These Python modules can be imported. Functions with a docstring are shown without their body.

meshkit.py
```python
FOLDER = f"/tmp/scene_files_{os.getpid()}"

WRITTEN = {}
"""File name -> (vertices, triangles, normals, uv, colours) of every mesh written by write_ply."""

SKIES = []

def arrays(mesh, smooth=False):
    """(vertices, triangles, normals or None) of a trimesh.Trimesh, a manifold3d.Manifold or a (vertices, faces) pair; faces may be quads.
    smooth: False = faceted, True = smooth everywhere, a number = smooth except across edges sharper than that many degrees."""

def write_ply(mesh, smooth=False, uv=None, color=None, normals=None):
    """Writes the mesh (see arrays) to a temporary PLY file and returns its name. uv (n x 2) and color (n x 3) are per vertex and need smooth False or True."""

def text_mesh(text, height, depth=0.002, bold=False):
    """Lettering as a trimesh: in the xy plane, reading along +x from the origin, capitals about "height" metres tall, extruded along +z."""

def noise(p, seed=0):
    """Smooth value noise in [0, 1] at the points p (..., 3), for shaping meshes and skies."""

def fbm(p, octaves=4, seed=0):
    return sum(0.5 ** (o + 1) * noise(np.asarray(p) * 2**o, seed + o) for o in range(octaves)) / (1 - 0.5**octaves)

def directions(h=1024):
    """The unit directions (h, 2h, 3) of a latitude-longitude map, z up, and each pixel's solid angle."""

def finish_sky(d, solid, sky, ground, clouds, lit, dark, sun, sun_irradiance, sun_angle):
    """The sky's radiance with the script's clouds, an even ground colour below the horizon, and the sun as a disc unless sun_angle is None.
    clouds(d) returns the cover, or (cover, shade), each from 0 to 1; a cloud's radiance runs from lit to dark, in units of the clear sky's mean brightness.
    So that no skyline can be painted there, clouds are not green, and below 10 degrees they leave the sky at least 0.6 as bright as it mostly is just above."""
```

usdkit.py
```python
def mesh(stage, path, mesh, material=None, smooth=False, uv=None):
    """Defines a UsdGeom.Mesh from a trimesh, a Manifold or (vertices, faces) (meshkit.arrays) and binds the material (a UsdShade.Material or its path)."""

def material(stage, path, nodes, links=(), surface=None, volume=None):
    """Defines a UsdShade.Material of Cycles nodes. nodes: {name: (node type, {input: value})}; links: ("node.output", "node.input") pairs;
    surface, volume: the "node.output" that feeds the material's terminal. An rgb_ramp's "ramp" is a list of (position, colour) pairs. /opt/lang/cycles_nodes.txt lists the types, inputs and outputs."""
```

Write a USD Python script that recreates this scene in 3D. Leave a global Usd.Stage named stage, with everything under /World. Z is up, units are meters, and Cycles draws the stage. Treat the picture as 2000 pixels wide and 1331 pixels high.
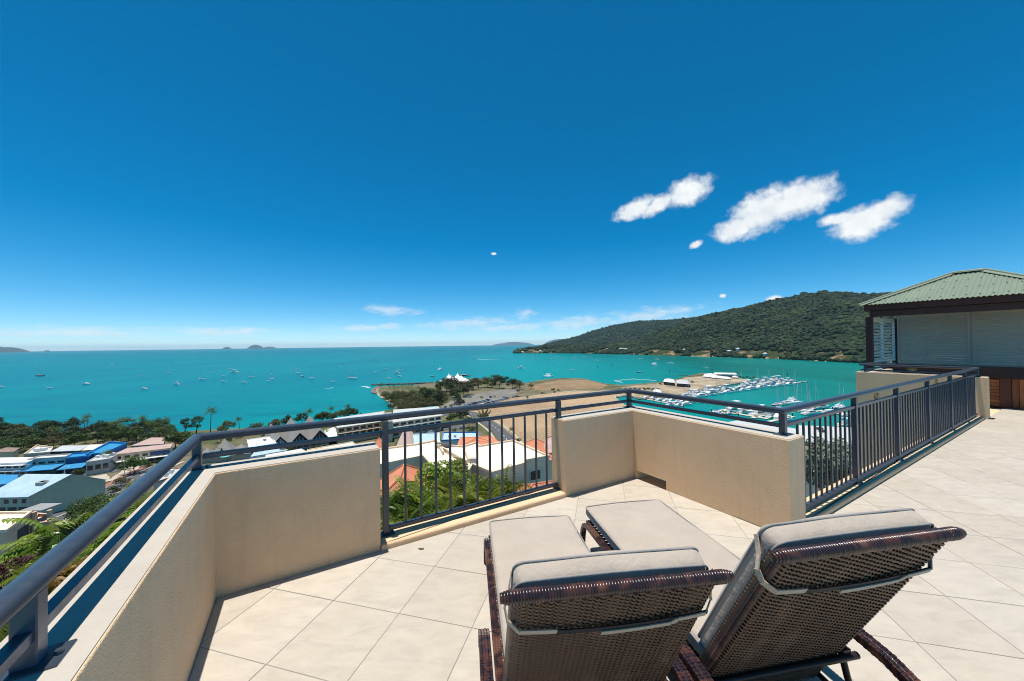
import math, random
import numpy as np
import trimesh, shapely, usdkit, meshkit
from shapely.geometry import Polygon, LineString, Point
from pxr import Usd, UsdGeom, UsdLux, UsdShade, Sdf, Gf, Vt

stage = Usd.Stage.CreateInMemory()
UsdGeom.SetStageUpAxis(stage, 'Z'); UsdGeom.SetStageMetersPerUnit(stage, 1.0)
UsdGeom.Xform.Define(stage, '/World'); UsdGeom.Scope.Define(stage, '/World/Looks')
rng = np.random.default_rng(7); random.seed(7)

# ---------------------------------------------------------------- camera, sky, sun, exposure
FPX, PITCH, ROLL, EYE = 698.0, 0.01137, -0.01235, 1.55          # focal length in pixels of a 2000 px wide picture
_f = np.array([0, math.cos(PITCH), math.sin(PITCH)]); _r0 = np.array([1.0, 0, 0]); _u0 = np.cross(_r0, _f)
_r = math.cos(ROLL)*_r0 + math.sin(ROLL)*_u0; _u = -math.sin(ROLL)*_r0 + math.cos(ROLL)*_u0
cam = UsdGeom.Camera.Define(stage, '/World/camera')
cam.CreateHorizontalApertureAttr(36.0); cam.CreateFocalLengthAttr(36.0*FPX/2000); cam.CreateFStopAttr(0.0)
cam.CreateClippingRangeAttr(Gf.Vec2f(0.05, 120000.0))
cam.AddTransformOp().Set(Gf.Matrix4d(*_r, 0, *_u, 0, *(-_f), 0, 0, 0, EYE, 1))
EXPOSURE = 0.27
cam.CreateExposureAttr(EXPOSURE)

SUN_EL, SUN_DIR = math.radians(84.3), math.radians(160.0)        # elevation, direction of the horizontal bearing (from +x)
sx, sy, sz = math.cos(SUN_EL)*math.cos(SUN_DIR), math.cos(SUN_EL)*math.sin(SUN_DIR), math.sin(SUN_EL)
SUN_ROT = math.atan2(sx, sy)
sun = UsdLux.DistantLight.Define(stage, '/World/sun')
sun.CreateIntensityAttr(1.25); sun.CreateAngleAttr(0.53); sun.CreateColorAttr(Gf.Vec3f(1.0, 0.955, 0.88)); sun.CreateNormalizeAttr(True)
_z = np.array([sx, sy, sz]); _x = np.cross([0, 1.0, 0], _z); _x /= np.linalg.norm(_x); _y = np.cross(_z, _x)
sun.AddTransformOp().Set(Gf.Matrix4d(*_x, 0, *_y, 0, *_z, 0, 0, 0, 0, 1))

def at(px, py, z):                                               # the place at height z that is seen at this point of the photograph
    d = (px-1000)/FPX*_r - (py-665.5)/FPX*_u + _f
    return np.array([0, 0, EYE]) + d*((z-EYE)/d[2])
def azel(px, py):
    d = (px-1000)/FPX*_r - (py-665.5)/FPX*_u + _f; d /= np.linalg.norm(d)
    return math.atan2(d[0], d[1]), math.asin(d[2])

class Graph:                                                     # writes Cycles node graphs
    def __init__(g): g.n, g.l, g.k = {}, [], 0
    def add(g, kind, out, links=None, **v):
        g.k += 1; name = f'n{g.k}'; g.n[name] = (kind, v)
        for s, src in (links or {}).items(): g.l.append((src, f'{name}.{s}'))
        return f'{name}.{out}'
    def math(g, op, a, b=None, c=None, clamp=False):
        v, l = {'math_type': op, 'use_clamp': clamp}, {}
        for i, x in enumerate((a, b, c)):
            if x is None: continue
            if isinstance(x, str): l[f'value{i+1}'] = x
            else: v[f'value{i+1}'] = float(x)
        return g.add('math', 'value', l, **v)
    def ramp(g, fac, stops): return g.add('rgb_ramp', 'color', {'fac': fac}, ramp=stops)
    def mix(g, fac, a, b, kind='mix'):
        v, l = {'mix_type': kind}, {}
        for s, x in (('fac', fac), ('color1', a), ('color2', b)):
            if isinstance(x, str): l[s] = x
            else: v[s] = x
        return g.add('mix', 'color', l, **v)
    def noise(g, vec, scale, detail=2, rough=.5, dist=0.0):
        return g.add('noise_texture', 'fac', {'vector': vec}, dimensions='3D', scale=scale, detail=detail, roughness=rough, distortion=dist)
    def mapped(g, vec, scale=(1,1,1), loc=(0,0,0), rot=(0,0,0)):
        return g.add('mapping', 'vector', {'vector': vec}, scale=scale, location=loc, rotation=rot)
    def done(g, name, surface=None, volume=None):
        return usdkit.material(stage, '/World/Looks/'+name, g.n, g.l, surface=surface, volume=volume)

# sky: physical single-scattering sky with a few fair-weather clouds mixed in
SKY_STRENGTH = 0.12
g = Graph()
sky = g.add('sky_texture', 'color', sky_type='single_scattering', sun_disc=False, sun_elevation=SUN_EL, sun_rotation=SUN_ROT, altitude=50.0, air_density=0.6, aerosol_density=0.0, ozone_density=4.0)
sky = g.add('hsv', 'color', {'color': sky}, hue=0.484, saturation=1.40, value=1.0, fac=1.0)
direction = g.add('texture_coordinate', 'generated')
sep = 'n%d' % int(g.add('separate_xyz', 'x', {'vector': direction})[1:].split('.')[0])
AZ = g.math('arctan2', sep+'.x', sep+'.y'); EL = g.math('arcsine', sep+'.z')
flatdir = g.add('combine_xyz', 'vector', {'x': AZ, 'y': EL})
n_big, n_mid, n_fine = g.noise(flatdir, 20, 2, .55), g.noise(flatdir, 48, 6, .58), g.noise(g.mapped(flatdir, scale=(1, 3.0, 1)), 26, 6, .68)
rough = g.math('add', g.math('multiply', g.math('subtract', n_big, .5), .75), g.math('multiply', g.math('subtract', n_mid, .5), 1.1))
def nearest(blobs):                                              # distance to the nearest of some ellipses: centre, radii in photograph pixels, tilt in degrees
    field = None
    for cx, cy, rx, ry, tilt in blobs:
        a, e = azel(cx, cy); kx, ky = abs(azel(cx+50, cy)[0]-a)/50, abs(azel(cx, cy-50)[1]-e)/50
        d = g.add('vector_math', 'value', {'vector1': g.add('mapping', 'vector', {'vector': flatdir}, mapping_type='texture', location=(a, e, 0), rotation=(0, 0, math.radians(tilt)), scale=(rx*kx, ry*ky, 1))}, math_type='length')
        field = d if field is None else g.math('minimum', field, d)
    return field
puffs = nearest([(1342,376,64,36,12),(1290,398,46,22,25),(1240,408,52,24,20),
         (1560,388,104,48,8),(1495,412,112,52,20),(1435,446,62,30,15),
         (1732,408,68,30,20),(1685,434,84,42,18),(1640,428,56,15,0),
         (1360,478,18,9,20),(1412,578,10,6,0),(1512,588,22,14,0),(964,496,7,3.5,0)])
field = g.math('add', g.math('multiply', g.math('subtract', 1.0, puffs), 1.5), rough)
cover = g.add('map_range', 'result', {'value': field}, range_type='smoothstep', from_min=0.06, from_max=0.95, to_min=0, to_max=1, clamp=True)
bands = nearest([(760,606,66,11,-4),(725,640,90,9,2),(920,632,120,13,3),(1130,632,95,17,4),(1260,618,120,18,6),(160,650,210,14,1),(440,648,140,11,0),(30,653,60,9,0),(1030,612,26,12,10),(1000,640,110,10,2)])
band = g.math('add', g.math('multiply', g.math('subtract', 1.0, bands), .8), g.math('multiply', g.math('subtract', n_fine, .5), 2.2))
band = g.add('map_range', 'result', {'value': band}, range_type='smoothstep', from_min=-0.12, from_max=0.95, to_min=0, to_max=0.58, clamp=True)
cover = g.math('maximum', cover, band)
shade = g.add('map_range', 'result', {'value': g.math('add', g.math('multiply', n_mid, .5), g.math('multiply', n_big, .5))}, from_min=.3, from_max=.7, to_min=0, to_max=1, clamp=True)
cloud = g.mix(shade, (5.2, 5.6, 6.0), (6.9, 7.1, 7.1))
col = g.mix(cover, sky, cloud)
bg = g.add('background_shader', 'background', {'color': col}, strength=SKY_STRENGTH)
dome = UsdLux.DomeLight.Define(stage, '/World/sky')
UsdShade.MaterialBindingAPI.Apply(dome.GetPrim()).Bind(g.done('sky_air', surface=bg))
dome.GetPrim().SetCustomDataByKey('kind', 'structure')

# ---------------------------------------------------------------- helpers
_used = {}
def numbered(parent, name):
    k = parent+'/'+name; n = _used.get(k, 0); _used[k] = n+1
    return k if n == 0 else f'{k}_{n:03d}'
def tag(p, label=None, cat=None, group=None, kind=None):
    p = p.GetPrim() if hasattr(p, 'GetPrim') else p
    for k, v in (('label', label), ('category', cat), ('group', group), ('kind', kind)):
        if v: p.SetCustomDataByKey(k, v)
    return p
def thing(name, label=None, cat=None, loc=(0,0,0), rz=0.0, group=None, scale=None):
    x = UsdGeom.Xform.Define(stage, numbered('/World', name))
    x.AddTranslateOp().Set(Gf.Vec3d(*map(float, loc))); x.AddRotateZOp().Set(float(math.degrees(rz)))
    if scale is not None: x.AddScaleOp().Set(Gf.Vec3f(*(float(s) for s in (scale if np.ndim(scale) else (scale,)*3))))
    return tag(x, label, cat, group)
def copy_of(root, name, label, cat, loc, rz=0.0, group=None, scale=None):
    p = thing(name, label, cat, loc, rz, group, scale)
    p.GetReferences().AddInternalReference(root if isinstance(root, Sdf.Path) else root.GetPath()); p.SetInstanceable(True)
    return p
def proto(name):                                                 # an abstract class prim that copies refer to
    return stage.CreateClassPrim(f'/World/Looks/{name}')

class MB:                                                        # collects shapes for ONE mesh
    def __init__(s): s.v, s.f, s.n = [], [], 0
    def add(s, v, f):
        v = np.asarray(v, float).reshape(-1, 3); f = np.asarray(f, int)
        if f.shape[1] == 4: f = np.vstack([f[:, [0,1,2]], f[:, [0,2,3]]])
        s.v.append(v); s.f.append(f+s.n); s.n += len(v); return s
    def tm(s, m, T=None):
        v = np.array(m.vertices); v = v if T is None else v@T[:3,:3].T+T[:3,3]
        return s.add(v, np.array(m.faces))
    def box(s, c, d, rz=0.0, rot=None, ch=0.0):
        h = np.asarray(d, float)/2
        if ch <= 0:
            v = np.array([(x,y,z) for z in (-1,1) for y in (-1,1) for x in (-1,1)])*h
            f = [(0,2,3,1),(4,5,7,6),(0,1,5,4),(2,6,7,3),(0,4,6,2),(1,3,7,5)]
        else:
            v, idx = [], {}
            for z in (-1,1):
                for y in (-1,1):
                    for x in (-1,1):
                        for a in range(3):
                            q = h-ch; q = q.copy(); q[a] = h[a]; idx[(x,y,z,a)] = len(v); v.append(np.array([x,y,z])*q)
            v = np.array(v); f = trimesh.convex.convex_hull(v); v, f = np.array(f.vertices), np.array(f.faces)
        if rot is not None: v = v@np.asarray(rot).T
        if rz: c_, s_ = math.cos(rz), math.sin(rz); v = v@np.array([[c_,-s_,0],[s_,c_,0],[0,0,1]]).T
        return s.add(v+np.asarray(c, float), f)
    def bar(s, a, b, w, h, up=(0,0,1), ch=0.0):                   # a beam from a to b, w wide and h high
        a, b = np.asarray(a, float), np.asarray(b, float); d = b-a; L = np.linalg.norm(d); x = d/L
        y = np.cross(up, x); y /= np.linalg.norm(y); z = np.cross(x, y)
        return s.box((a+b)/2, (L, w, h), rot=np.stack([x, y, z], 1), ch=ch)
    def tube(s, pts, r, sides=8, cap=True):
        p = np.asarray(pts, float); t = np.gradient(p, axis=0); t /= np.linalg.norm(t, axis=1, keepdims=True)+1e-12
        ref = np.array([0,0,1.0]) if abs(t[0,2]) < .9 else np.array([1.0,0,0])
        a = np.cross(t, ref); a /= np.linalg.norm(a, axis=1, keepdims=True)+1e-12; b = np.cross(t, a)
        R = np.broadcast_to(r, (len(p),))[:, None, None]; an = np.arange(sides)*2*np.pi/sides
        v = (p[:, None]+R*(np.cos(an)[None,:,None]*a[:,None]+np.sin(an)[None,:,None]*b[:,None])).reshape(-1, 3)
        i, j = np.meshgrid(np.arange(len(p)-1), np.arange(sides), indexing='ij')
        f = np.stack([i*sides+j, (i+1)*sides+j, (i+1)*sides+(j+1)%sides, i*sides+(j+1)%sides], -1).reshape(-1, 4)
        f = np.vstack([f[:, [0,1,2]], f[:, [0,2,3]]]); n = len(v)
        if cap:
            v = np.vstack([v, p[0], p[-1]]); k = np.arange(sides); m = (len(p)-1)*sides
            f = np.vstack([f, np.stack([np.full(sides, n), k, (k+1)%sides], 1), np.stack([np.full(sides, n+1), m+(k+1)%sides, m+k], 1)])
        return s.add(v, f)
    def prism(s, poly, z0, z1, T=None):
        poly = poly if isinstance(poly, shapely.Geometry) else Polygon(poly)
        for q in getattr(poly, 'geoms', [poly]):
            if q.is_empty or q.area < 1e-7: continue
            m = trimesh.creation.extrude_polygon(q, z1-z0, engine='earcut'); v = np.array(m.vertices); v[:, 2] += z0
            s.add(v if T is None else v@T[:3,:3].T+T[:3,3], np.array(m.faces))
        return s
    def sweep(s, path, prof, closed_ends=True):                   # path: points; prof: (side, up) outline; mitred, sections stay upright
        p = np.asarray(path, float); prof = np.asarray(prof, float); n, m = len(p), len(prof)
        d = np.diff(p, axis=0); d /= np.linalg.norm(d, axis=1, keepdims=True); rings = []
        for i in range(n):
            a, b = d[max(i-1,0)], d[min(i,n-2)]; na, nb = np.array([a[1],-a[0],0]), np.array([b[1],-b[0],0])
            na /= np.linalg.norm(na); nb /= np.linalg.norm(nb); mid = (na+nb); mid /= np.linalg.norm(mid); k = 1/max(.3, mid@na)
            rings.append(p[i]+prof[:, :1]*mid*k+prof[:, 1:]*np.array([0,0,1.0]))
        v = np.vstack(rings); i, j = np.meshgrid(np.arange(n-1), np.arange(m), indexing='ij')
        f = np.stack([i*m+j, i*m+(j+1)%m, (i+1)*m+(j+1)%m, (i+1)*m+j], -1).reshape(-1, 4); s.add(v, f)
        if closed_ends:
            for ring, rev in ((rings[0], False), (rings[-1], True)):
                k = np.arange(m); c = ring.mean(0); fan = np.stack([np.full(m, m), (k+1)%m, k], 1); s.add(np.vstack([ring, c]), fan[:, ::-1] if rev else fan)
        return s
    def mesh(s):
        return np.vstack(s.v), np.vstack(s.f)
    def build(s, name, mat, parent=None, smooth=False, label=None, kind=None, raw=False):
        par = '/World' if parent is None else str(parent.GetPath() if hasattr(parent, 'GetPath') else parent)
        v, f = s.mesh(); t = trimesh.Trimesh(v, f, process=False)
        if not raw: t.fix_normals() if len(f) < 3000 else None
        p = usdkit.mesh(stage, numbered(par, name), t, mat, smooth=smooth).GetPrim()
        if label: p.SetCustomDataByKey('label', label)
        if kind: p.SetCustomDataByKey('kind', kind)
        return p

def look(name, col, rough=.6, var=.12, vscale=3.0, bump=0.0, bscale=40.0, spec=.4, metal=0.0, per_object=0.0, stain=None, dirt=None, coat=0.0, stretch=(1,1,1), coords='world', detail=4):
    """A principled material: base colour varied by noise, optional fine bump, stains of another colour, and a tone that differs from object to object."""
    q = Graph(); pos = q.add('geometry', 'position') if coords == 'world' else q.add('texture_coordinate', 'object')
    if stretch != (1,1,1): pos = q.mapped(pos, scale=stretch)
    n = q.noise(pos, vscale, detail, .6); c = np.array(col)
    color = q.ramp(n, [(.25, tuple(c*(1-var))), (.75, tuple(np.minimum(c*(1+var), .95)))])
    if stain:
        sc, amount, sscale, lo, hi = stain
        m = q.add('map_range', 'result', {'value': q.noise(pos, sscale, 6, .65)}, from_min=lo, from_max=hi, to_min=0, to_max=amount, clamp=True)
        color = q.mix(m, color, sc)
    if per_object:
        r = q.add('object_info', 'random'); k = q.add('map_range', 'result', {'value': r}, from_min=0, from_max=1, to_min=1-per_object, to_max=1+per_object)
        color = q.add('hsv', 'color', {'color': color, 'value': k}, hue=.5, saturation=1, fac=1)
    l, v = {'base_color': color}, dict(roughness=rough, specular_ior_level=spec, metallic=metal, coat_weight=coat)
    if bump:
        l['normal'] = q.add('bump', 'normal', {'height': q.noise(pos, bscale, 4, .6)}, strength=1.0, distance=bump)
    return q.done(name, surface=q.add('principled_bsdf', 'BSDF', l, **v))
def leafy(name, col, col2, per_object=.25, trans=.35, rough=.5, vscale=.8):
    q = Graph(); pos = q.add('geometry', 'position'); n = q.noise(pos, vscale, 3, .6)
    isl = q.add('geometry', 'random_per_island'); n = q.math('add', q.math('multiply', n, .7), q.math('multiply', isl, .3))
    color = q.ramp(n, [(.3, col), (.7, col2)])
    if per_object:
        r = q.add('object_info', 'random'); k = q.add('map_range', 'result', {'value': r}, from_min=0, from_max=1, to_min=1-per_object, to_max=1+per_object)
        h = q.add('map_range', 'result', {'value': r}, from_min=0, from_max=1, to_min=.485, to_max=.515)
        color = q.add('hsv', 'color', {'color': color, 'value': k, 'hue': h}, saturation=1, fac=1)
    a = q.add('principled_bsdf', 'BSDF', {'base_color': color}, roughness=rough, specular_ior_level=.3)
    b = q.add('translucent_bsdf', 'BSDF', {'color': color})
    return q.done(name, surface=q.add('mix_closure', 'closure', {'closure1': a, 'closure2': b}, fac=trans))

# ---------------------------------------------------------------- materials of the terrace
PHI = math.radians(30.5); CP, SP = math.cos(PHI), math.sin(PHI)
def W(u, v, z=0.0): return (u*CP-v*SP, u*SP+v*CP, z)              # terrace axes to world
OFF = {}
def bthing(name, label, cat, o, group=None):                      # a thing modelled in terrace axes, its Xform at o
    t = thing(name, label, cat, W(*o), PHI, group); OFF[str(t.GetPath())] = np.array(o, float); return t
def off_of(parent):
    s = '/'.join(str(parent.GetPath()).split('/')[:3]); return OFF[s]
def bpart(mb, name, mat, parent, smooth=False, label=None, kind=None):
    o = off_of(parent); mb.v = [x-o for x in mb.v]; return mb.build(name, mat, parent, smooth, label, kind)

def stucco(name, col, relief, scale):
    q = Graph(); pos = q.add('geometry', 'position')
    big, mid = q.noise(pos, 1.3, 4, .6), q.noise(pos, 9, 4, .6)
    c = np.array(col); color = q.ramp(q.math('add', q.math('multiply', big, .6), q.math('multiply', mid, .4)), [(.3, tuple(c*.9)), (.7, tuple(c*1.07))])
    streaks = q.noise(q.mapped(pos, scale=(7, 7, .7)), 2.2, 4, .6)
    color = q.mix(q.add('map_range', 'result', {'value': streaks}, from_min=.54, from_max=.78, to_min=0, to_max=.24, clamp=True), color, tuple(c*.62))
    grain = q.add('voronoi_texture', 'distance', {'vector': q.add('mix', 'color', {'color1': pos, 'color2': q.add('noise_texture', 'color', {'vector': pos}, dimensions='3D', scale=60.0, detail=2.0)}, fac=.02, mix_type='add')}, scale=scale, feature='smooth_f1', smoothness=.6)
    h = q.math('add', q.math('multiply', q.noise(pos, scale*.8, 3, .65), .7), q.math('multiply', grain, .5))
    nm = q.add('bump', 'normal', {'height': h}, strength=1.0, distance=relief)
    return q.done(name, surface=q.add('principled_bsdf', 'BSDF', {'base_color': color, 'normal': nm}, roughness=.85, specular_ior_level=.2))
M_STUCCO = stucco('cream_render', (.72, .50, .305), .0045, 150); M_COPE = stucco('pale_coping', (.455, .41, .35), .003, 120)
M_TILE = []
for i, c in enumerate([(.455,.402,.332), (.446,.392,.322), (.464,.411,.342)]):
    q = Graph(); pos = q.add('geometry', 'position'); c = np.array(c)
    rnd = q.add('object_info', 'random')
    shift = q.add('combine_xyz', 'vector', {'x': q.math('multiply', rnd, 37.0), 'y': q.math('multiply', rnd, 91.0)})
    vec = q.mapped(q.add('vector_math', 'vector', {'vector1': pos, 'vector2': shift}, math_type='add'), scale=(1, 2.6, 1), rot=(0, 0, PHI+.25))
    n = q.noise(vec, 5.5, 6, .66, .6); n2 = q.noise(pos, .55, 4, .6)
    color = q.ramp(n, [(.28, tuple(c*.88)), (.5, tuple(c)), (.72, tuple(np.minimum(c*1.08, .9)))])
    patch = q.add('map_range', 'result', {'value': q.math('add', q.math('multiply', n2, .6), q.math('multiply', q.noise(vec, 14, 5, .7), .4))}, from_min=.51, from_max=.74, to_min=0, to_max=.30, clamp=True)
    color = q.mix(patch, color, (.31, .245, .175))
    k = q.add('map_range', 'result', {'value': rnd}, from_min=0, from_max=1, to_min=.97, to_max=1.03)
    color = q.add('hsv', 'color', {'color': color, 'value': k}, hue=.5, saturation=1, fac=1)
    nm = q.add('bump', 'normal', {'height': q.noise(pos, 55, 4, .6)}, strength=.5, distance=.0012)
    rg = q.add('map_range', 'result', {'value': n}, from_min=.2, from_max=.8, to_min=.38, to_max=.6)
    M_TILE.append(q.done(f'floor_tile_{i}', surface=q.add('principled_bsdf', 'BSDF', {'base_color': color, 'normal': nm, 'roughness': rg}, specular_ior_level=.3)))
M_GROUT = look('grout', (.30, .29, .27), .9, .15, 6)
def paint(name, col, rough, dust=.18):
    q = Graph(); pos = q.add('geometry', 'position'); c = np.array(col)
    m = q.add('map_range', 'result', {'value': q.noise(pos, 7, 6, .7)}, from_min=.5, from_max=.8, to_min=0, to_max=dust, clamp=True)
    color = q.mix(m, tuple(c), tuple(np.minimum(c*1.8+.05, 1)))
    rg = q.add('map_range', 'result', {'value': q.noise(pos, 22, 4, .65)}, from_min=.3, from_max=.75, to_min=rough*.8, to_max=rough*1.35)
    nm = q.add('bump', 'normal', {'height': q.noise(pos, 90, 3, .6)}, strength=.5, distance=.0006)
    return q.done(name, surface=q.add('principled_bsdf', 'BSDF', {'base_color': color, 'roughness': rg, 'normal': nm}, specular_ior_level=.55, coat_weight=.2, coat_roughness=.25))
M_RAIL = paint('charcoal_powder_coat', (.034, .044, .060), .34)
M_BRONZE = look('aged_gold', (.42, .25, .09), .42, .35, 30, metal=.55)

# ---------------------------------------------------------------- terrace: floor, tiles, parapet walls
ZS = -0.26
floor_poly = Polygon([(-.465,-3.2),(15.2,-3.2),(15.2,1.33),(3.52,1.33),(3.30,1.33),(3.30,2.868),(-.465,2.868)])
fl = bthing('terrace_floor', None, None, (0, 0, 0)); fl.GetPrim().SetCustomDataByKey('kind', 'structure')
bpart(MB().prism(floor_poly, ZS, -.0035), 'grout_bed', M_GROUT, fl)
T, ORI = .45, np.array([-2.467*.45, 4.893*.45])                   # tile module; a tile corner in world coordinates
tile_axis = math.radians(-14.47); ta = np.array([math.cos(tile_axis), math.sin(tile_axis)]); tb = np.array([-ta[1], ta[0]])
def to_uv(p): return np.array([p[0]*CP+p[1]*SP, -p[0]*SP+p[1]*CP])
cells = []
inner = floor_poly.buffer(-.004, join_style=2)
for i in range(-14, 40):
    for j in range(-26, 26):
        q4 = [to_uv(ORI+T*((i+a)*ta+(j+b)*tb)) for a, b in ((0,0),(1,0),(1,1),(0,1))]
        full = Polygon(q4); q = full.buffer(-.0022, join_style=2).intersection(inner)
        if q.is_empty or q.area < .0008 or q.geom_type != 'Polygon': continue
        c = q.centroid; w = np.array(W(c.x, c.y, 0)); d = w-np.array([0,0,EYE]); depth = d@_f
        seen = depth > .35 and abs((d@_r)/depth)*FPX < 1060 and abs((d@_u)/depth)*FPX < 720
        cells.append((not seen, np.linalg.norm(d), q, (i*7+j*3) % 3))
cells.sort(key=lambda x: x[:2])
rest = MB()
def slab(q, ztop):                                                # a tile: bevelled edge all round
    m = MB(); lo, hi = q, q.buffer(-.0016, join_style=2)
    a, b = np.array(lo.exterior.coords)[:-1], np.array(hi.exterior.coords)[:-1] if hi.geom_type == 'Polygon' and not hi.is_empty else None
    if b is None or len(a) != len(b): return m.prism(q, -.009, ztop)
    a = a[np.argmin(np.linalg.norm(a-b[0], axis=1)):].tolist()+a[:np.argmin(np.linalg.norm(a-b[0], axis=1))].tolist(); a = np.array(a); n = len(a)
    v = np.vstack([np.c_[a, np.full(n, -.009)], np.c_[a, np.full(n, ztop-.0012)], np.c_[b, np.full(n, ztop)]]); k = np.arange(n); k1 = (k+1) % n
    m.add(v, np.vstack([np.stack([k, k1, n+k1, n+k], 1), np.stack([n+k, n+k1, 2*n+k1, 2*n+k], 1)]))
    return m.add(np.c_[b, np.full(n, ztop)], np.stack([np.zeros(n-2, int), k[1:-1], k[2:]], 1))
for n_, (hid, d, q, mi) in enumerate(cells):
    mb = slab(q, rng.uniform(-.0006, .0006))
    if n_ < 300 and not hid: bpart(mb, 'tile', M_TILE[mi], fl)
    else: rest.v += mb.v; rest.f += [f+rest.n for f in mb.f]; rest.n += mb.n
bpart(rest, 'further_tiles', M_TILE[1], fl, kind='stuff')

def rounded(poly, r=.006): return poly.buffer(-r, join_style=2).buffer(r, quad_segs=2)
def wall_block(mb, poly, z0, z1, r=.008):                         # upright block with a softened top edge
    p = rounded(poly, .006); mb.prism(p, z0, z1-r)
    a = np.array(p.exterior.coords)[:-1]; n = len(a); steps = [(r*(1-math.cos(t)), z1-r+r*math.sin(t)) for t in np.linspace(0, math.pi/2, 4)]
    cen = np.array(p.centroid.coords[0]); prev = None; rings = []
    nrm = []
    for i in range(n):
        e0, e1_ = a[i]-a[i-1], a[(i+1) % n]-a[i]; t = e0/np.linalg.norm(e0)+e1_/np.linalg.norm(e1_); t /= np.linalg.norm(t); nrm.append([-t[1], t[0]])
    nrm = np.array(nrm); nrm *= 1 if Polygon(a+nrm*1e-3).area < Polygon(a).area else -1
    for inset, z in steps: rings.append(np.c_[a+nrm*inset, np.full(n, z)])
    k = np.arange(n); k1 = (k+1) % n
    for i in range(len(rings)-1):
        mb.add(np.vstack([rings[i], rings[i+1]]), np.stack([k, k1, n+k1, n+k], 1))
    top = Polygon(rings[-1][:, :2]); m = trimesh.creation.triangulate_polygon(top, engine='earcut'); mb.add(np.c_[m[0], np.full(len(m[0]), z1)], m[1]); mb.top = (poly, z1)
    return mb
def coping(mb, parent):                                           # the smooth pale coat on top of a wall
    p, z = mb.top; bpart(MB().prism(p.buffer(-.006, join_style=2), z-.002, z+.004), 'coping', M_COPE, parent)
WALL_H, KERB_H = .77, .045
def rect(u0, v0, u1, v1): return Polygon([(u0,v0),(u1,v0),(u1,v1),(u0,v1)])
w = bthing('parapet_wall', 'cream rendered parapet wall running from the left foreground to the far left corner and along to the first railing gap', 'wall', (-.57, 2.97, 0))
L = Polygon([(-.465,-3.2),(-.465,2.87),(.512,2.87),(.512,3.10),(-.70,3.10),(-.70,-3.2)])
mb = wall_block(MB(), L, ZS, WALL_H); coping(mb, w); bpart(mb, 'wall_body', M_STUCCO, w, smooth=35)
w = bthing('parapet_wall', 'cream rendered parapet wall with a drain opening at the floor, making the corner behind the sun loungers', 'wall', (3.41, 2.97, 0))
mb = MB()
up = Polygon([(2.30,2.87),(3.30,2.87),(3.30,1.325),(3.56,1.325),(3.56,3.10),(2.30,3.10)])
wall_block(mb, up, .092, WALL_H)
low = up.difference(Polygon([(3.29,2.445),(3.60,2.445),(3.60,2.83),(3.29,2.83)]))
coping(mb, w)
for gq in getattr(low, 'geoms', [low]): mb.prism(rounded(gq, .004), ZS, .092)
bpart(mb, 'wall_body', M_STUCCO, w, smooth=35)
bpart(MB().prism(rect(3.305, 2.45, 3.62, 2.825), -.2, -.012), 'drain_channel', M_STUCCO, w)
k = bthing('kerb', 'low rounded kerb under the short run of railing between the two parapet walls', 'kerb', (1.4, 2.96, 0))
mb = wall_block(MB(), rect(.5145, 2.855, 2.2975, 3.09), ZS, KERB_H, .02); bpart(mb, 'kerb_body', M_STUCCO, k, smooth=35)
k = bthing('kerb', 'long low kerb under the right hand railing leading to the pavilion', 'kerb', (7.4, 1.45, 0))
mb = wall_block(MB(), rect(3.5625, 1.335, 11.353, 1.56), ZS, KERB_H, .02); bpart(mb, 'kerb_body', M_STUCCO, k, smooth=35)
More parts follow.
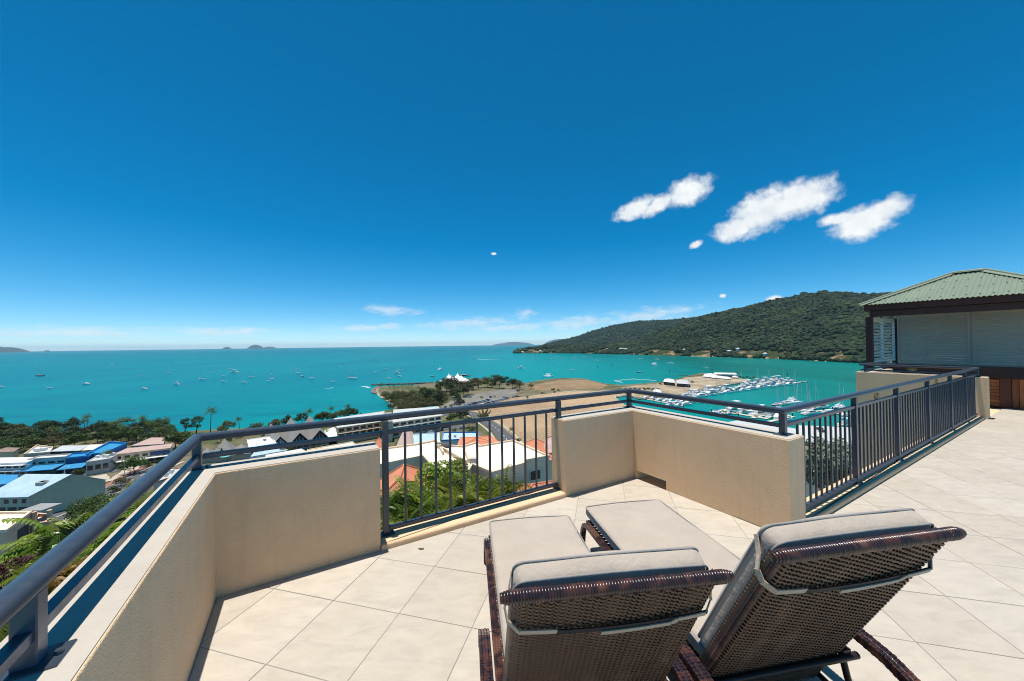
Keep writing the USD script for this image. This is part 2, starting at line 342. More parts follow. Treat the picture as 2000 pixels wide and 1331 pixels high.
w = bthing('parapet_wall', 'cream rendered wall in front of the pavilion ending in a pillar at the far end of the long railing', 'wall', (11.5, 2.2, 0))
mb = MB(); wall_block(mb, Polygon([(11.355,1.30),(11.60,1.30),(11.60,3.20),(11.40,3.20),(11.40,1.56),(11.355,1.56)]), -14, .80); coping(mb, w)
bpart(mb, 'wall_body', M_STUCCO, w, smooth=35)
body = bthing('apartment_building', 'cream rendered building below the terrace', 'building', (4, 0, -14))
bb = Polygon([(-.66,-3.1),(13,-3.1),(13,1.28),(3.5,1.28),(3.5,3.04),(-.66,3.04)])
bpart(MB().prism(bb, -14, ZS-.004), 'wall', M_STUCCO, body)
bpart(MB().prism(rect(11.65, 1.32, 16.5, 3.18), -14, -.02), 'wall', M_STUCCO, body)

# ---------------------------------------------------------------- railing
RAILZ, MIDZ = .972, .850
AX, BV, CX, DV, EX, DEND = -.585, 3.035, 3.43, 1.43, 11.47, 11.47
rl = bthing('balcony_railing', 'charcoal metal railing with broad handrail running round the terrace edge to the pavilion', 'railing', (CX, BV, 0))
def oval(w, h, n=20): 
    t = np.arange(n)*2*np.pi/n; c, s = np.cos(t), np.sin(t); return np.c_[w/2*np.sign(c)*np.abs(c)**.8, h/2*np.sign(s)*np.abs(s)**.8]
path = [(AX,-3.1),(AX,BV),(CX,BV),(CX,DV),(DEND,DV),(DEND,3.12),(13.2,3.12)]
bpart(MB().sweep([(*p, RAILZ) for p in path], oval(.064, .050)), 'handrail', M_RAIL, rl, smooth=40)
rect_prof = lambda w, h: np.array([(-w/2,-h/2),(w/2,-h/2),(w/2,h/2),(-w/2,h/2)])
for a, b in zip(path[:-1], path[1:]):
    a, b = np.array(a), np.array(b); d = (b-a)/np.linalg.norm(b-a)
    if a[0] == CX and b[0] == CX: b = b+d*.012
    bpart(MB().bar((*(a+d*.03), MIDZ), (*(b-d*.03), MIDZ), .032, .032, ch=.003), 'mid_rail', M_RAIL, rl, label='flat rail under the handrail')
def post(u, v, z0, flange=True, s=.046):
    p = bpart(MB().box((u, v, (z0+RAILZ-.02)/2), (s, s, RAILZ-.02-z0), ch=.003), 'post', M_RAIL, rl)
    if flange: 
        m = MB().box((u, v, z0+.005), (.13, .095, .009), ch=.002)
        for du in (-.05, .05): m.tube([(u+du, v, z0+.009), (u+du, v, z0+.02)], .009, 6)
        bpart(m, 'base_plate', M_RAIL, p)
for v in (-1.6, -.1, 1.38): post(AX, v, WALL_H)
post(AX, BV, WALL_H); post(CX, BV, WALL_H); post(CX+.02, DV, WALL_H); post(2.325, BV-.03, KERB_H); post(.575, BV-.03, KERB_H)
DP = [5.03, 6.43, 7.86, 9.24, 10.35]
for u in DP: post(u, DV, KERB_H)
post(DEND, DV, .80); post(DEND, 3.05, .80); post(13.1, 3.12, 0)
def infill(a, b, n, fixed_v):
    bpart(MB().bar((a, fixed_v, .088), (b, fixed_v, .088), .036, .034, ch=.003), 'bottom_rail', M_RAIL, rl)
    for i in range(n):
        u = a+(b-a)*(i+1)/(n+1)
        bpart(MB().box((u, fixed_v, (.104+MIDZ-.014)/2), (.017, .017, MIDZ-.014-.104), ch=.002), 'baluster', M_RAIL, rl)
infill(.575+.0275, 2.325-.0275, 12, BV-.03)
edges = [3.565, *DP, 11.35]
for a, b in zip(edges[:-1], edges[1:]): infill(a+.028, b-.028, max(3, round((b-a)/.118)-1), DV)
def star(c, ax, s=1.0):                                           # curled gold leaves fanned like a starfish standing on the mid rail
    m = MB()
    for t, ln in ((-1.12, .085), (-.62, .088), (-.12, .098), (.42, .095), (.95, .09)):
        p = []
        for k_ in np.linspace(0, 1, 9):
            bend = t+(.55 if t > 0 else -.55)*math.sin(k_*math.pi)*.45*(1 if abs(t) > .3 else .2)
            p.append(np.array([math.sin(bend)*ln*s*k_, (.012*math.sin(3*k_)), math.cos(bend)*ln*s*k_]))
        p = np.array(p); r = np.interp(np.linspace(0, 1, 9), [0,.3,.7,1], [.007,.011,.008,.003])*s
        q = np.c_[p[:,0]*ax[0]-p[:,1]*ax[1], p[:,0]*ax[1]+p[:,1]*ax[0], p[:,2]]+np.array(c); m.tube(q, r, 7)
    m.tube([np.array(c)-[.045*ax[0],.045*ax[1],-.004], np.array(c)+[.045*ax[0],.045*ax[1],.004]], .008, 6)
    bpart(m, 'leaf_ornament', M_BRONZE, rl, smooth=50, label='gold ornament of curled leaves on the rail')
star((1.474, BV, .876), (1, 0), 1.0); star((5.74, DV, .876), (1, 0), .95); star((8.42, DV, .876), (1, 0), .95); star((DEND, 2.3, .876), (0, 1), 1.1)

# ---------------------------------------------------------------- sea, land, hills, islands
SEA = -54.0
def fbm2(x, y, s, seed=0, octaves=4):
    p = np.stack([np.asarray(x, float)*s, np.asarray(y, float)*s, np.full(np.shape(x), seed*17.3)], -1); return (meshkit.fbm(p.reshape(-1, 3), octaves).reshape(np.shape(x))-.5)*2.6
def grid_mesh(P):                                                 # (n, m, 3) points as quads
    n, m = P.shape[:2]; i, j = np.meshgrid(np.arange(n-1), np.arange(m-1), indexing='ij'); k = i*m+j
    return P.reshape(-1, 3), np.stack([k, k+1, k+m+1, k+m], -1).reshape(-1, 4)
def coloured(prim, cols):
    UsdGeom.PrimvarsAPI(prim).CreatePrimvar('tint', Sdf.ValueTypeNames.Color3fArray, 'vertex').Set(Vt.Vec3fArray.FromNumpy(np.asarray(cols, np.float32)))

q = Graph(); pos = q.add('geometry', 'position')
q.k += 1; q.n['sxyz'] = ('separate_xyz', {}); q.l.append((pos, 'sxyz.vector'))
X, Y = 'sxyz.x', 'sxyz.y'
gx = q.add('map_range', 'result', {'value': q.math('add', X, q.math('multiply', q.math('subtract', q.noise(pos, .004, 3), .5), 260.0))}, range_type='smoothstep', from_min=-420, from_max=520, to_min=0, to_max=1, clamp=True)
far = q.add('map_range', 'result', {'value': Y}, range_type='smoothstep', from_min=300, from_max=5200, to_min=0, to_max=1, clamp=True)
near_col = q.ramp(gx, [(0, (0,.138,.175)), (.42, (0,.200,.205)), (.72, (0,.180,.165)), (1, (0,.105,.078))])
colr = q.mix(far, near_col, (0,.110,.140))
sw = q.noise(q.mapped(pos, scale=(1, .35, 1), rot=(0, 0, .3)), .006, 5, .6)
colr = q.mix(q.add('map_range', 'result', {'value': sw}, from_min=.40, from_max=.66, to_min=0, to_max=.5, clamp=True), colr, (0,.215,.205))
reef = q.math('multiply', q.add('map_range', 'result', {'value': q.noise(q.mapped(pos, scale=(.5, 1, 1)), .016, 4, .6)}, from_min=.47, from_max=.6, to_min=0, to_max=.75, clamp=True),
              q.math('multiply', q.add('map_range', 'result', {'value': Y}, from_min=250, from_max=400, to_min=1, to_max=0, clamp=True), q.add('map_range', 'result', {'value': X}, from_min=-120, from_max=-10, to_min=1, to_max=0, clamp=True)))
colr = q.mix(reef, colr, (.004,.085,.135))
waves = q.math('add', q.noise(q.mapped(pos, scale=(.55, 1, 1), rot=(0, 0, -.5)), .35, 4, .6), q.math('multiply', q.noise(q.mapped(pos, scale=(.3, 1, 1), rot=(0, 0, -.5)), .05, 3, .6), 2.5))
nm = q.add('bump', 'normal', {'height': waves}, strength=.5, distance=.5)
M_SEA = q.done('sea_water', surface=q.add('principled_bsdf', 'BSDF', {'base_color': colr, 'normal': nm}, roughness=.3, specular_ior_level=.035, ior=1.33))
R_SEA = 38000.0
mb = MB(); rad = [0, 60, 400, 1500, 5000, 15000, R_SEA]; an = np.linspace(0, 2*np.pi, 65)
P = np.array([[[r*math.cos(a), r*math.sin(a), SEA] for a in an] for r in rad]); mb.add(*grid_mesh(P)); 
tag(mb.build('sea', M_SEA, raw=True), kind='structure')

coast_px = [(-700,890),(-300,862),(0,847),(90,850),(150,846),(178,836),(215,838),(262,842),(330,846),(415,842),(480,838),(520,836),(560,835),(640,822),(700,812),(738,806),(765,800),(760,790),(738,776),(728,766),(733,758),(760,757),(800,755),(842,750),(870,745),(915,741),(960,744),(1020,750),(1045,745),(1100,740),(1150,742),(1192,752),(1215,754),(1290,748),(1315,741),(1345,734),(1380,728),(1420,725),(1470,728),(1505,735),(1515,741),(1480,746),(1420,752),(1380,760),(1335,771),(1290,780),(1250,780),(1222,773),(1207,777),(1225,791),(1260,802),(1300,812),(1420,828),(1500,840),(1560,850),(1640,864),(1700,890),(1800,930)]
coast = [at(x, y, SEA)[:2] for x, y in coast_px]+[(330, 60), (330, -160), (-520, -160)]
LAND = Polygon(coast).buffer(0)
def ground_base(x, y):
    r = np.hypot(x, y-2); return np.interp(r, [0, 16, 30, 50, 75, 95, 120, 160, 220, 300, 2000], [-14, -15, -20, -30, -39.5, -43.5, -46.5, -49.5, -50.8, -51.4, -51.8])
def ground(x, y, detail=True):
    x, y = np.asarray(x, float), np.asarray(y, float); pts = shapely.points(x, y)
    d = shapely.distance(LAND.boundary, pts)*np.where(shapely.contains_xy(LAND, x, y), 1, -1)
    b = ground_base(x, y)+(fbm2(x, y, .03, 3)*.8 if detail else 0)
    edge = SEA-1.5+np.clip(d+2, -3, 14)*.36
    return np.where(d > 0, np.minimum(b, edge), np.minimum(edge, SEA-.6))
def gz(x, y): return float(ground([x], [y])[0])
def gat(px, py, lift=0.0):                                        # the spot of ground seen at this point of the photograph
    z = -50.0
    for _ in range(14): p = at(px, py, z+lift); z = .5*z+.5*gz(p[0], p[1])
    p = at(px, py, z+lift); p[2] = gz(p[0], p[1]); return p
def zone(pts, z=-51.5): return Polygon([at(x, y, z)[:2] for x, y in pts]).buffer(0)
BARE = [zone([(900,800),(985,781),(1090,767),(1190,762),(1215,770),(1262,802),(1330,815),(1260,830),(1100,880),(1045,905),(990,872),(940,820)])]
DOME = zone([(1022,757),(1060,748),(1100,742),(1150,743),(1188,753),(1170,760),(1090,763),(1040,763)])
SPIT = zone([(1215,756),(1300,748),(1340,738),(1400,732),(1490,735),(1500,741),(1420,750),(1370,757),(1310,770),(1235,774)])
CARP = zone([(845,797),(880,780),(930,770),(985,760),(1020,762),(1000,774),(985,782),(900,800),(860,806)])
MANG = zone([(742,778),(800,764),(862,764),(884,780),(850,802),(800,808),(758,803),(765,790)])
xs, ys = np.arange(-520, 330, 3.0), np.arange(-60, 760, 3.0)
Xg, Yg = np.meshgrid(xs, ys, indexing='ij'); Zg = ground(Xg.ravel(), Yg.ravel()).reshape(Xg.shape)
bump_d = np.where(shapely.contains_xy(DOME, Xg, Yg), np.minimum(shapely.distance(DOME.boundary, shapely.points(Xg, Yg)), 25)/25, 0); Zg = Zg+bump_d*2.2
keep = np.hypot(Xg, Yg) < 900
n1, n2 = fbm2(Xg, Yg, .05, 5), fbm2(Xg, Yg, .012, 6)
G_, D_, S_, A_ = np.array([.070,.085,.030]), np.array([.36,.255,.16]), np.array([.47,.39,.27]), np.array([.20,.19,.17])
t = np.clip(.5+n1*1.4, 0, 1)[..., None]; C_ = G_*t+np.array([.17,.145,.10])*(1-t)
dl = shapely.distance(LAND.boundary, shapely.points(Xg, Yg))[..., None]
inb = shapely.contains_xy(BARE[0], Xg, Yg)[..., None]; tb2 = np.clip(.5+n2*1.8+n1*.5, 0, 1)[..., None]
C_ = np.where(inb, D_*(.82+.3*tb2), C_); C_ = np.where(shapely.contains_xy(DOME, Xg, Yg)[..., None], np.array([.235,.165,.10])*(.85+.3*t), C_)
C_ = np.where(shapely.contains_xy(SPIT, Xg, Yg)[..., None], np.array([.33,.27,.19])*(.7+.5*t), C_)
C_ = np.where(shapely.contains_xy(CARP, Xg, Yg)[..., None], A_*(.85+.25*t), C_)
C_ = np.where(shapely.contains_xy(MANG, Xg, Yg)[..., None], np.array([.075,.08,.035])*(.7+.6*t), C_)
C_ = np.where((dl < 4.5), S_*(.8+.25*t), C_)
q = Graph(); pos = q.add('geometry', 'position'); tint = q.add('attribute', 'color', attribute='tint')
k = q.ramp(q.noise(pos, .55, 5, .65), [(.25, (.62,.62,.62)), (.75, (1.3,1.28,1.22))])
M_LAND = q.done('bare_land', surface=q.add('principled_bsdf', 'BSDF', {'base_color': q.mix(1.0, tint, k, 'multiply')}, roughness=.95, specular_ior_level=.1))
v, f = grid_mesh(np.stack([Xg, Yg, Zg], -1)); mb = MB().add(v, f)
p = mb.build('ground', M_LAND, smooth=True, raw=True); coloured(p, C_.reshape(-1, 3)); tag(p, kind='structure')

# wooded hills across the bay: shore and skyline follow the photograph's bearings, depths are estimates from the waterline
def hill(name, xs_, shore_y, sky_y, depth, seed, back=.55, rough=34, base_drop=0):
    cols, rows = 150, 46; px = np.linspace(xs_[0], xs_[-1], cols)
    P = np.zeros((rows, cols, 3)); tt = np.concatenate([np.linspace(0, 1, rows-10), 1+np.linspace(.06, 1, 10)*back])
    for c, x in enumerate(px):
        s = at(x, np.interp(x, *shore_y), SEA); d = np.array(s[:2])/np.hypot(*s[:2]); r0 = np.hypot(*s[:2]); r1 = r0+np.interp(x, *depth)
        a, e = azel(x, np.interp(x, *sky_y)); zr = EYE+r1*math.tan(e)
        for r, t_ in enumerate(tt):
            rr = r0+(r1-r0)*t_; z = SEA-2+(zr-SEA+2)*(t_**.92 if t_ <= 1 else 1-.5*((t_-1)/back)**1.6)
            P[r, c] = (*(d*rr), z)
    n = fbm2(P[..., 0], P[..., 1], .0042, seed, 5)*rough; w = np.sin(np.pi*np.clip(tt, 0, 1))[:, None]
    P[..., 2] += n*w+fbm2(P[..., 0], P[..., 1], .02, seed+9, 3)*3*np.clip(tt*8, 0, 1)[:, None]
    return P
q = Graph(); pos = q.add('geometry', 'position'); q.n['sz'] = ('separate_xyz', {}); q.l.append((pos, 'sz.vector'))
nb = q.noise(pos, .035, 5, .65); wood = q.ramp(nb, [(.3, (.020,.030,.012)), (.6, (.040,.052,.020)), (.8, (.075,.068,.032))])
low = q.add('map_range', 'result', {'value': 'sz.z'}, from_min=-48, from_max=-22, to_min=1, to_max=0, clamp=True)
soil = q.math('multiply', low, q.add('map_range', 'result', {'value': q.noise(q.mapped(pos, scale=(1, 1, 3)), .017, 4, .6)}, from_min=.52, from_max=.58, to_min=0, to_max=1, clamp=True))
M_HILL = q.done('hill_ground', surface=q.add('principled_bsdf', 'BSDF', {'base_color': q.mix(soil, wood, (.30,.195,.115))}, roughness=.95, specular_ior_level=.1))
H1 = hill('hill', (1003, 2300), ([1003,1005,1124,1268,1376,1520,1682,1800,2300],[690.5,690.5,690.5,694,697,702,710,716,745]),
          ([1003,1012,1040,1075,1100,1150,1190,1246,1304,1365,1448,1520,1565,1592,1610,1646,1700,1800,2000,2300],[690,686,680,677,676,674,672,667,641,621,603,587,578,575,572,574,578,572,580,600]),
          ([1003,1040,1150,1230,1304,1448,1592,1700,2300],[60,200,350,420,620,850,950,900,700]), 11)
H2 = hill('hill', (1040, 1800), ([1040,1800],[681,681]), ([1040,1070,1124,1167,1196,1239,1279,1310,1340,1370,1450,1800],[682,672,659,645,637,629,627,626,623,622,624,640]), ([1040,1120,1250,1800],[300,700,1100,1300]), 23, rough=70)
for P_ in (H1, H2):
    tag(MB().add(*grid_mesh(P_)).build('hill', M_HILL, smooth=True, raw=True), kind='structure')
M_ISLE = look('island_scrub', (.035,.045,.022), .95, .3, .004)
def island(px0, px1, ybase, peaks, dist):
    cols, rows = 60, 9; pxs = np.linspace(px0, px1, cols); P = np.zeros((rows, cols, 3))
    for c, x in enumerate(pxs):
        a, _ = azel(x, ybase); d = np.array([math.sin(a), math.cos(a)])
        e = max([0]+[azel(x, yp)[1] for cx, w_, yp in peaks if False]); top = 0
        for cx, w_, h in peaks: top = max(top, h*max(0, 1-((x-cx)/w_)**2)**.8)
        zt = SEA-8+(dist/FPX*top)*1.0+8*(top > 0)
        for r in range(rows):
            t_ = r/(rows-1); rr = dist*(1+.05*(t_-.5)); P[r, c] = (*(d*rr), SEA-8+(zt+54-(-0)+8)*math.sin(math.pi*t_)**.8)
    P[..., 2] += fbm2(P[..., 0], P[..., 1], .0011, 4)*dist*.0009*np.sin(np.pi*np.linspace(0, 1, rows))[:, None]
    tag(MB().add(*grid_mesh(P)).build('island', M_ISLE, smooth=True, raw=True), kind='structure')
island(430, 455, 681, [(443,10,3.6)], 24000); island(480, 542, 681, [(499,17,6.5),(526,15,3.4)], 23500)
island(-90, 60, 686, [(-30,60,8.5),(10,50,6.0)], 22000); island(84, 100, 686, [(92,7,1.8)], 24500)
island(960, 1045, 674, [(1006,38,6.5),(985,26,4)], 33000); island(1060, 1125, 673, [(1092,30,11)], 30000)

# woods that clothe the hills: crowns too many to count
M_WOOD = leafy('hill_foliage', (.014,.034,.010), (.080,.092,.030), per_object=.6, trans=.12, rough=.8, vscale=.009)
forest = UsdGeom.PointInstancer.Define(stage, '/World/forest'); tag(forest, 'dense dark green woods covering the hills across the bay', 'woods', kind='stuff')
UsdGeom.Scope.Define(stage, '/World/forest/crowns')
for i in range(4):
    m = trimesh.creation.icosphere(2); vv = np.array(m.vertices); vv *= (1+.9*(meshkit.fbm(vv*1.7+i*9+50, 3)-.5))[:, None]; vv[:, 2] *= .85; vv[:, 2] += .35
    usdkit.mesh(stage, f'/World/forest/crowns/crown_{i:03d}', trimesh.Trimesh(vv, m.faces, process=False), M_WOOD, smooth=False)
forest.CreatePrototypesRel().SetTargets([Sdf.Path(f'/World/forest/crowns/crown_{i:03d}') for i in range(4)])
pp, sc = [], []
for P_, n, smin, smax in ((H1, 26000, 2.6, 6.8), (H2, 9000, 5.0, 10.0)):
    R_, C_n = P_.shape[:2]; rr = np.sqrt(rng.uniform(0, 1, n))*.0+rng.uniform(0.004, .86, n); u_, v_ = rr*(R_-1), rng.uniform(0, .62 if P_ is H1 else .55, n)*(C_n-1)
    i0, j0 = u_.astype(int), v_.astype(int); a, b = (u_-i0)[:, None], (v_-j0)[:, None]
    p_ = P_[i0, j0]*(1-a)*(1-b)+P_[i0+1, j0]*a*(1-b)+P_[i0, j0+1]*(1-a)*b+P_[i0+1, j0+1]*a*b
    clear = (p_[:, 2] < -30) & (fbm2(p_[:, 0], p_[:, 1], .012, 31) > .10)
    p_ = p_[~clear]; s_ = rng.uniform(smin, smax, len(p_))*(1+.5*(rng.uniform(size=len(p_)) > .93)); pp.append(p_); sc.append(s_)
pp, sc = np.vstack(pp), np.concatenate(sc); pp[:, 2] += sc*.25
forest.CreatePositionsAttr(Vt.Vec3fArray.FromNumpy(pp.astype(np.float32)))
forest.CreateScalesAttr(Vt.Vec3fArray.FromNumpy((sc[:, None]*np.stack([np.ones(len(sc)), np.ones(len(sc)), rng.uniform(.8, 1.35, len(sc))], 1)).astype(np.float32)))
an = rng.uniform(0, 2*np.pi, len(pp)); forest.CreateOrientationsAttr(Vt.QuathArray([Gf.Quath(float(math.cos(a/2)), 0, 0, float(math.sin(a/2))) for a in an]))
forest.CreateProtoIndicesAttr(Vt.IntArray.FromNumpy(rng.integers(0, 4, len(pp)).astype(np.int32)))

# the hazy air over the bay
HAZE = 2.3e-5; HTOP = max(H1[..., 2].max(), H2[..., 2].max())+14
q = Graph(); M_HAZE = q.done('haze_air', volume=q.add('principled_volume', 'volume', color=(.55,.82,1.0), density=HAZE, anisotropy=0.3))
tag(MB().box((0, 0, (SEA-9.5+HTOP)/2), (2*R_SEA+4000, 2*R_SEA+4000, HTOP-SEA+9.5)).build('haze', M_HAZE, raw=False), 'thin sea haze over the bay', 'haze', kind='stuff')

# ---------------------------------------------------------------- pavilion at the end of the terrace
M_DARKWOOD = look('dark_stained_timber', (.060, .020, .014), .5, .3, 9, bump=.002, bscale=60, stretch=(1, 1, .15))
M_ROOF = look('pale_green_roof_steel', (.185, .228, .162), .5, .12, 1.5, stain=((.22,.25,.18), .35, 5, .5, .75))
M_ALU = look('light_grey_aluminium', (.60, .515, .43), .4, .06, 3)
M_WHITE = look('white_aluminium', (.78, .78, .76), .4, .05, 3)
M_STONE = look('black_stone', (.012, .013, .017), .18, .3, 30, spec=.5)
M_CEDAR = [look(f'cedar_{i}', c, .55, .3, 6, bump=.0015, bscale=40, stretch=(6, 6, .5), per_object=.3) for i, c in enumerate([(.17,.062,.022), (.20,.078,.028)])]
pv = bthing('pavilion', 'open fronted pavilion with pale green corrugated roof, dark timber posts and grey shutters', 'pavilion', (14.5, 1.7, 0))
E0, E1, VL, VR, ZE, ZR = 13.12, 16.0, 3.60, .22, 2.50, 3.26
half = (E1-E0)/2
def roof_face(a, b, nrm):                                         # corrugated sheets of one hip face; a, b = eave ends, nrm = inward in plan
    a, b, nrm = (np.array(x, float) for x in (a, b, nrm)); L = np.linalg.norm(b-a); d = (b-a)/L; n = int(L/.076)*8; s = np.linspace(0, L, n+1)
    depth = np.minimum(np.minimum(s, L-s), half); z = .010*np.cos(2*np.pi*s/.076)
    lo = np.c_[a+s[:, None]*d, ZE+z]; hi = np.c_[a+s[:, None]*d+depth[:, None]*nrm, ZE+(ZR-ZE)*depth/half+z]
    v = np.vstack([lo, hi, lo-[0,0,.002]]); k = np.arange(n); return v, np.vstack([np.stack([k, k+1, n+2+k, n+1+k], 1), np.stack([k, 2*n+2+k, 2*n+3+k, k+1], 1)])
for a, b, nn in (((E0,VR),(E0,VL),(1,0)), ((E1,VL),(E1,VR),(-1,0)), ((E0,VL),(E1,VL),(0,-1)), ((E1,VR),(E0,VR),(0,1))):
    mb = MB().add(*roof_face(a, b, nn)); bpart(mb, 'roof_sheet', M_ROOF, pv, smooth=50)
RA, RB = (E0+half, VL-half, ZR), (E0+half, VR+half, ZR)
for a, b in (((E0,VL,ZE), RA), ((E0,VR,ZE), RB), ((E1,VL,ZE), RA), ((E1,VR,ZE), RB), (RA, RB)):
    a, b = np.array(a)+[0,0,.014], np.array(b)+[0,0,.014]; d = (b-a)/np.linalg.norm(b-a); w = np.array([-d[1], d[0], 0]); w /= np.linalg.norm(w)
    m = MB(); m.tube([a, b], .03, 10)
    for sgn in (-1, 1): m.add([a, b, b+sgn*w*.13-[0,0,.03], a+sgn*w*.13-[0,0,.03]], [(0,1,2,3)])
    bpart(m, 'ridge_cap', M_ROOF, pv, smooth=40)
for dd in (.12, .55, .95):
    for v in np.arange(VR+dd+.1, VL-dd, .19): bpart(MB().tube([(E0+dd, v, ZE+(ZR-ZE)*dd/half+.008), (E0+dd, v, ZE+(ZR-ZE)*dd/half+.022)], .011, 6), 'roof_screw', M_DARKWOOD, pv)
for a, b, z in (((13.22,VR+.08),(13.22,VL-.09), 2.42), ((15.9,VR+.1),(15.9,VL-.1), 2.42), ((13.26,VL-.11),(15.86,VL-.11), 2.42), ((13.26,VR+.1),(15.86,VR+.1), 2.42)):
    bpart(MB().bar((*a, z), (*b, z), .04, .15, ch=.004), 'fascia', M_DARKWOOD, pv)
bpart(MB().bar((13.33, VR+.16, 2.255), (13.33, VL-.18, 2.255), .10, .16, ch=.005), 'beam', M_DARKWOOD, pv)
bpart(MB().bar((15.56, VR+.16, 2.31), (15.56, VL-.18, 2.31), .08, .05, ch=.005), 'beam', M_DARKWOOD, pv)
bpart(MB().box((14.55, (VL+VR)/2, 2.345), (2.5, VL-VR-.25, .012)), 'ceiling', M_DARKWOOD, pv)
for u, v in ((13.33, 3.44), (15.50, 3.44), (13.33, .42), (15.50, .42)):
    bpart(MB().box((u, v, 1.09), (.13, .13, 2.17), ch=.005), 'column', M_DARKWOOD, pv)
sd = bpart(MB().box((14.42, 3.45, 2.12), (2.02, .05, .10)), 'louvre_frame', M_WHITE, pv)
for u in (13.43, 14.38, 15.40): bpart(MB().box((u, 3.45, 1.52), (.045, .052, 1.10)), 'louvre_stile', M_WHITE, sd)
bpart(MB().box((14.42, 3.45, .95), (2.02, .05, .045)), 'louvre_sill', M_WHITE, sd)
ca, sa = math.cos(.62), math.sin(.62)
for u0, u1 in ((13.46, 14.35), (14.41, 15.37)):
    for z in np.arange(1.02, 2.05, .088):
        bpart(MB().box(((u0+u1)/2, 3.45, z), (u1-u0, .07, .008), rot=np.array([[1,0,0],[0,ca,-sa],[0,sa,ca]])), 'louvre_slat', M_WHITE, sd)
for v1, v0 in ((3.34, 2.06), (1.94, .66)):
    fr = bpart(MB().box((15.46, (v0+v1)/2, 2.265), (.05, v1-v0+.08, .035), ch=.003).box((15.46, v0-.02, 1.575), (.05, .04, 1.345)).box((15.46, v1+.02, 1.575), (.05, .04, 1.345)).box((15.46, (v0+v1)/2, .885), (.05, v1-v0+.08, .035)), 'shutter_frame', M_ALU, pv)
    for z in np.arange(.905, 2.24, .0625):
        bpart(MB().box((15.468, (v0+v1)/2, z+.031), (.014, v1-v0, .0585), rot=np.array([[math.cos(.12),0,math.sin(.12)],[0,1,0],[-math.sin(.12),0,math.cos(.12)]]), ch=.004), 'shutter_slat', M_ALU, fr)
bpart(MB().box((15.47, 2.0, 1.57), (.04, .036, 1.38)), 'mullion', M_ALU, pv)
bt = bpart(MB().box((13.78, 1.5, .79), (.78, 3.5, .26), ch=.006), 'counter_top', M_STONE, pv)
bpart(MB().box((13.84, 1.5, .33), (.6, 3.3, .655)), 'counter_body', M_DARKWOOD, pv)
for i, z in enumerate(np.arange(.03, .62, .075)): bpart(MB().box((13.515, 1.56, z+.036), (.022, .36, .069), ch=.004), 'cladding_board', M_CEDAR[i % 2], pv)
bpart(MB().box((13.515, 1.30, .33), (.02, .15, .655)), 'corner_board', M_DARKWOOD, pv)
for i, v in enumerate(np.arange(1.17, -.2, -.098)): bpart(MB().box((13.515, v, .33), (.022, .090, .65), ch=.004), 'cladding_board', M_CEDAR[(i*i) % 2], pv)
w = bthing('planter_wall', 'low cream wall with a sunlit top beside the pavilion post', 'wall', (12.4, 3.1, 0))
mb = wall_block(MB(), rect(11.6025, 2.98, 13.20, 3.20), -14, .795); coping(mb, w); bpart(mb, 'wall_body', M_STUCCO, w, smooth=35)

# ---------------------------------------------------------------- sun loungers
def wicker(name, dark, red, pale, rough=.25):
    q = Graph(); isl = q.add('geometry', 'random_per_island'); pos = q.add('geometry', 'position')
    band_ = q.noise(pos, 7, 2, .5); c = q.ramp(q.math('add', q.math('multiply', isl, .16), q.add('map_range', 'result', {'value': band_}, from_min=.36, from_max=.64, to_min=0, to_max=.84, clamp=True)), [(.18, dark), (.36, red), (.50, dark), (.62, dark), (.76, red), (.84, pale), (.95, dark)])
    c = q.mix(q.math('multiply', q.noise(pos, 40, 4, .6), .3), c, tuple(np.array(red)*.7))
    nm = q.add('bump', 'normal', {'height': q.noise(q.mapped(pos, scale=(1, 1, 1)), 420, 3, .6)}, strength=.5, distance=.0006)
    return q.done(name, surface=q.add('principled_bsdf', 'BSDF', {'base_color': c, 'normal': nm}, roughness=rough, specular_ior_level=.5))
M_WICKER = wicker('wicker_brown', (.020,.013,.017), (.085,.035,.025), (.14,.066,.044))
M_WEAVE = wicker('wicker_weave', (.125,.068,.040), (.150,.084,.049), (.185,.108,.064), .45)
def cloth(name, col):
    q = Graph(); pos = q.add('geometry', 'position'); c = np.array(col)
    color = q.ramp(q.math('add', q.math('multiply', q.noise(pos, 5, 4, .6), .6), q.math('multiply', q.noise(pos, 300, 2, .5), .4)), [(.3, tuple(c*.86)), (.7, tuple(c*1.08))])
    h = q.math('add', q.math('multiply', q.noise(pos, 900, 2, .5), .25), q.math('multiply', q.noise(pos, 7, 4, .55), 14.0))
    nm = q.add('bump', 'normal', {'height': h}, strength=1.0, distance=.0014)
    return q.done(name, surface=q.add('principled_bsdf', 'BSDF', {'base_color': color, 'normal': nm}, roughness=.9, specular_ior_level=.15, sheen_weight=.25, sheen_roughness=.5))
M_CUSHION = cloth('stone_grey_canvas', (.415, .35, .285)); M_STRAP = cloth('tan_strap', (.42, .34, .24)); M_ELASTIC = look('black_elastic', (.010, .010, .011), .7, .2, 60)
M_PIPE = cloth('cushion_piping', (.27, .25, .23)); M_STEEL = look('dark_brown_steel', (.022, .015, .013), .38, .25, 30)

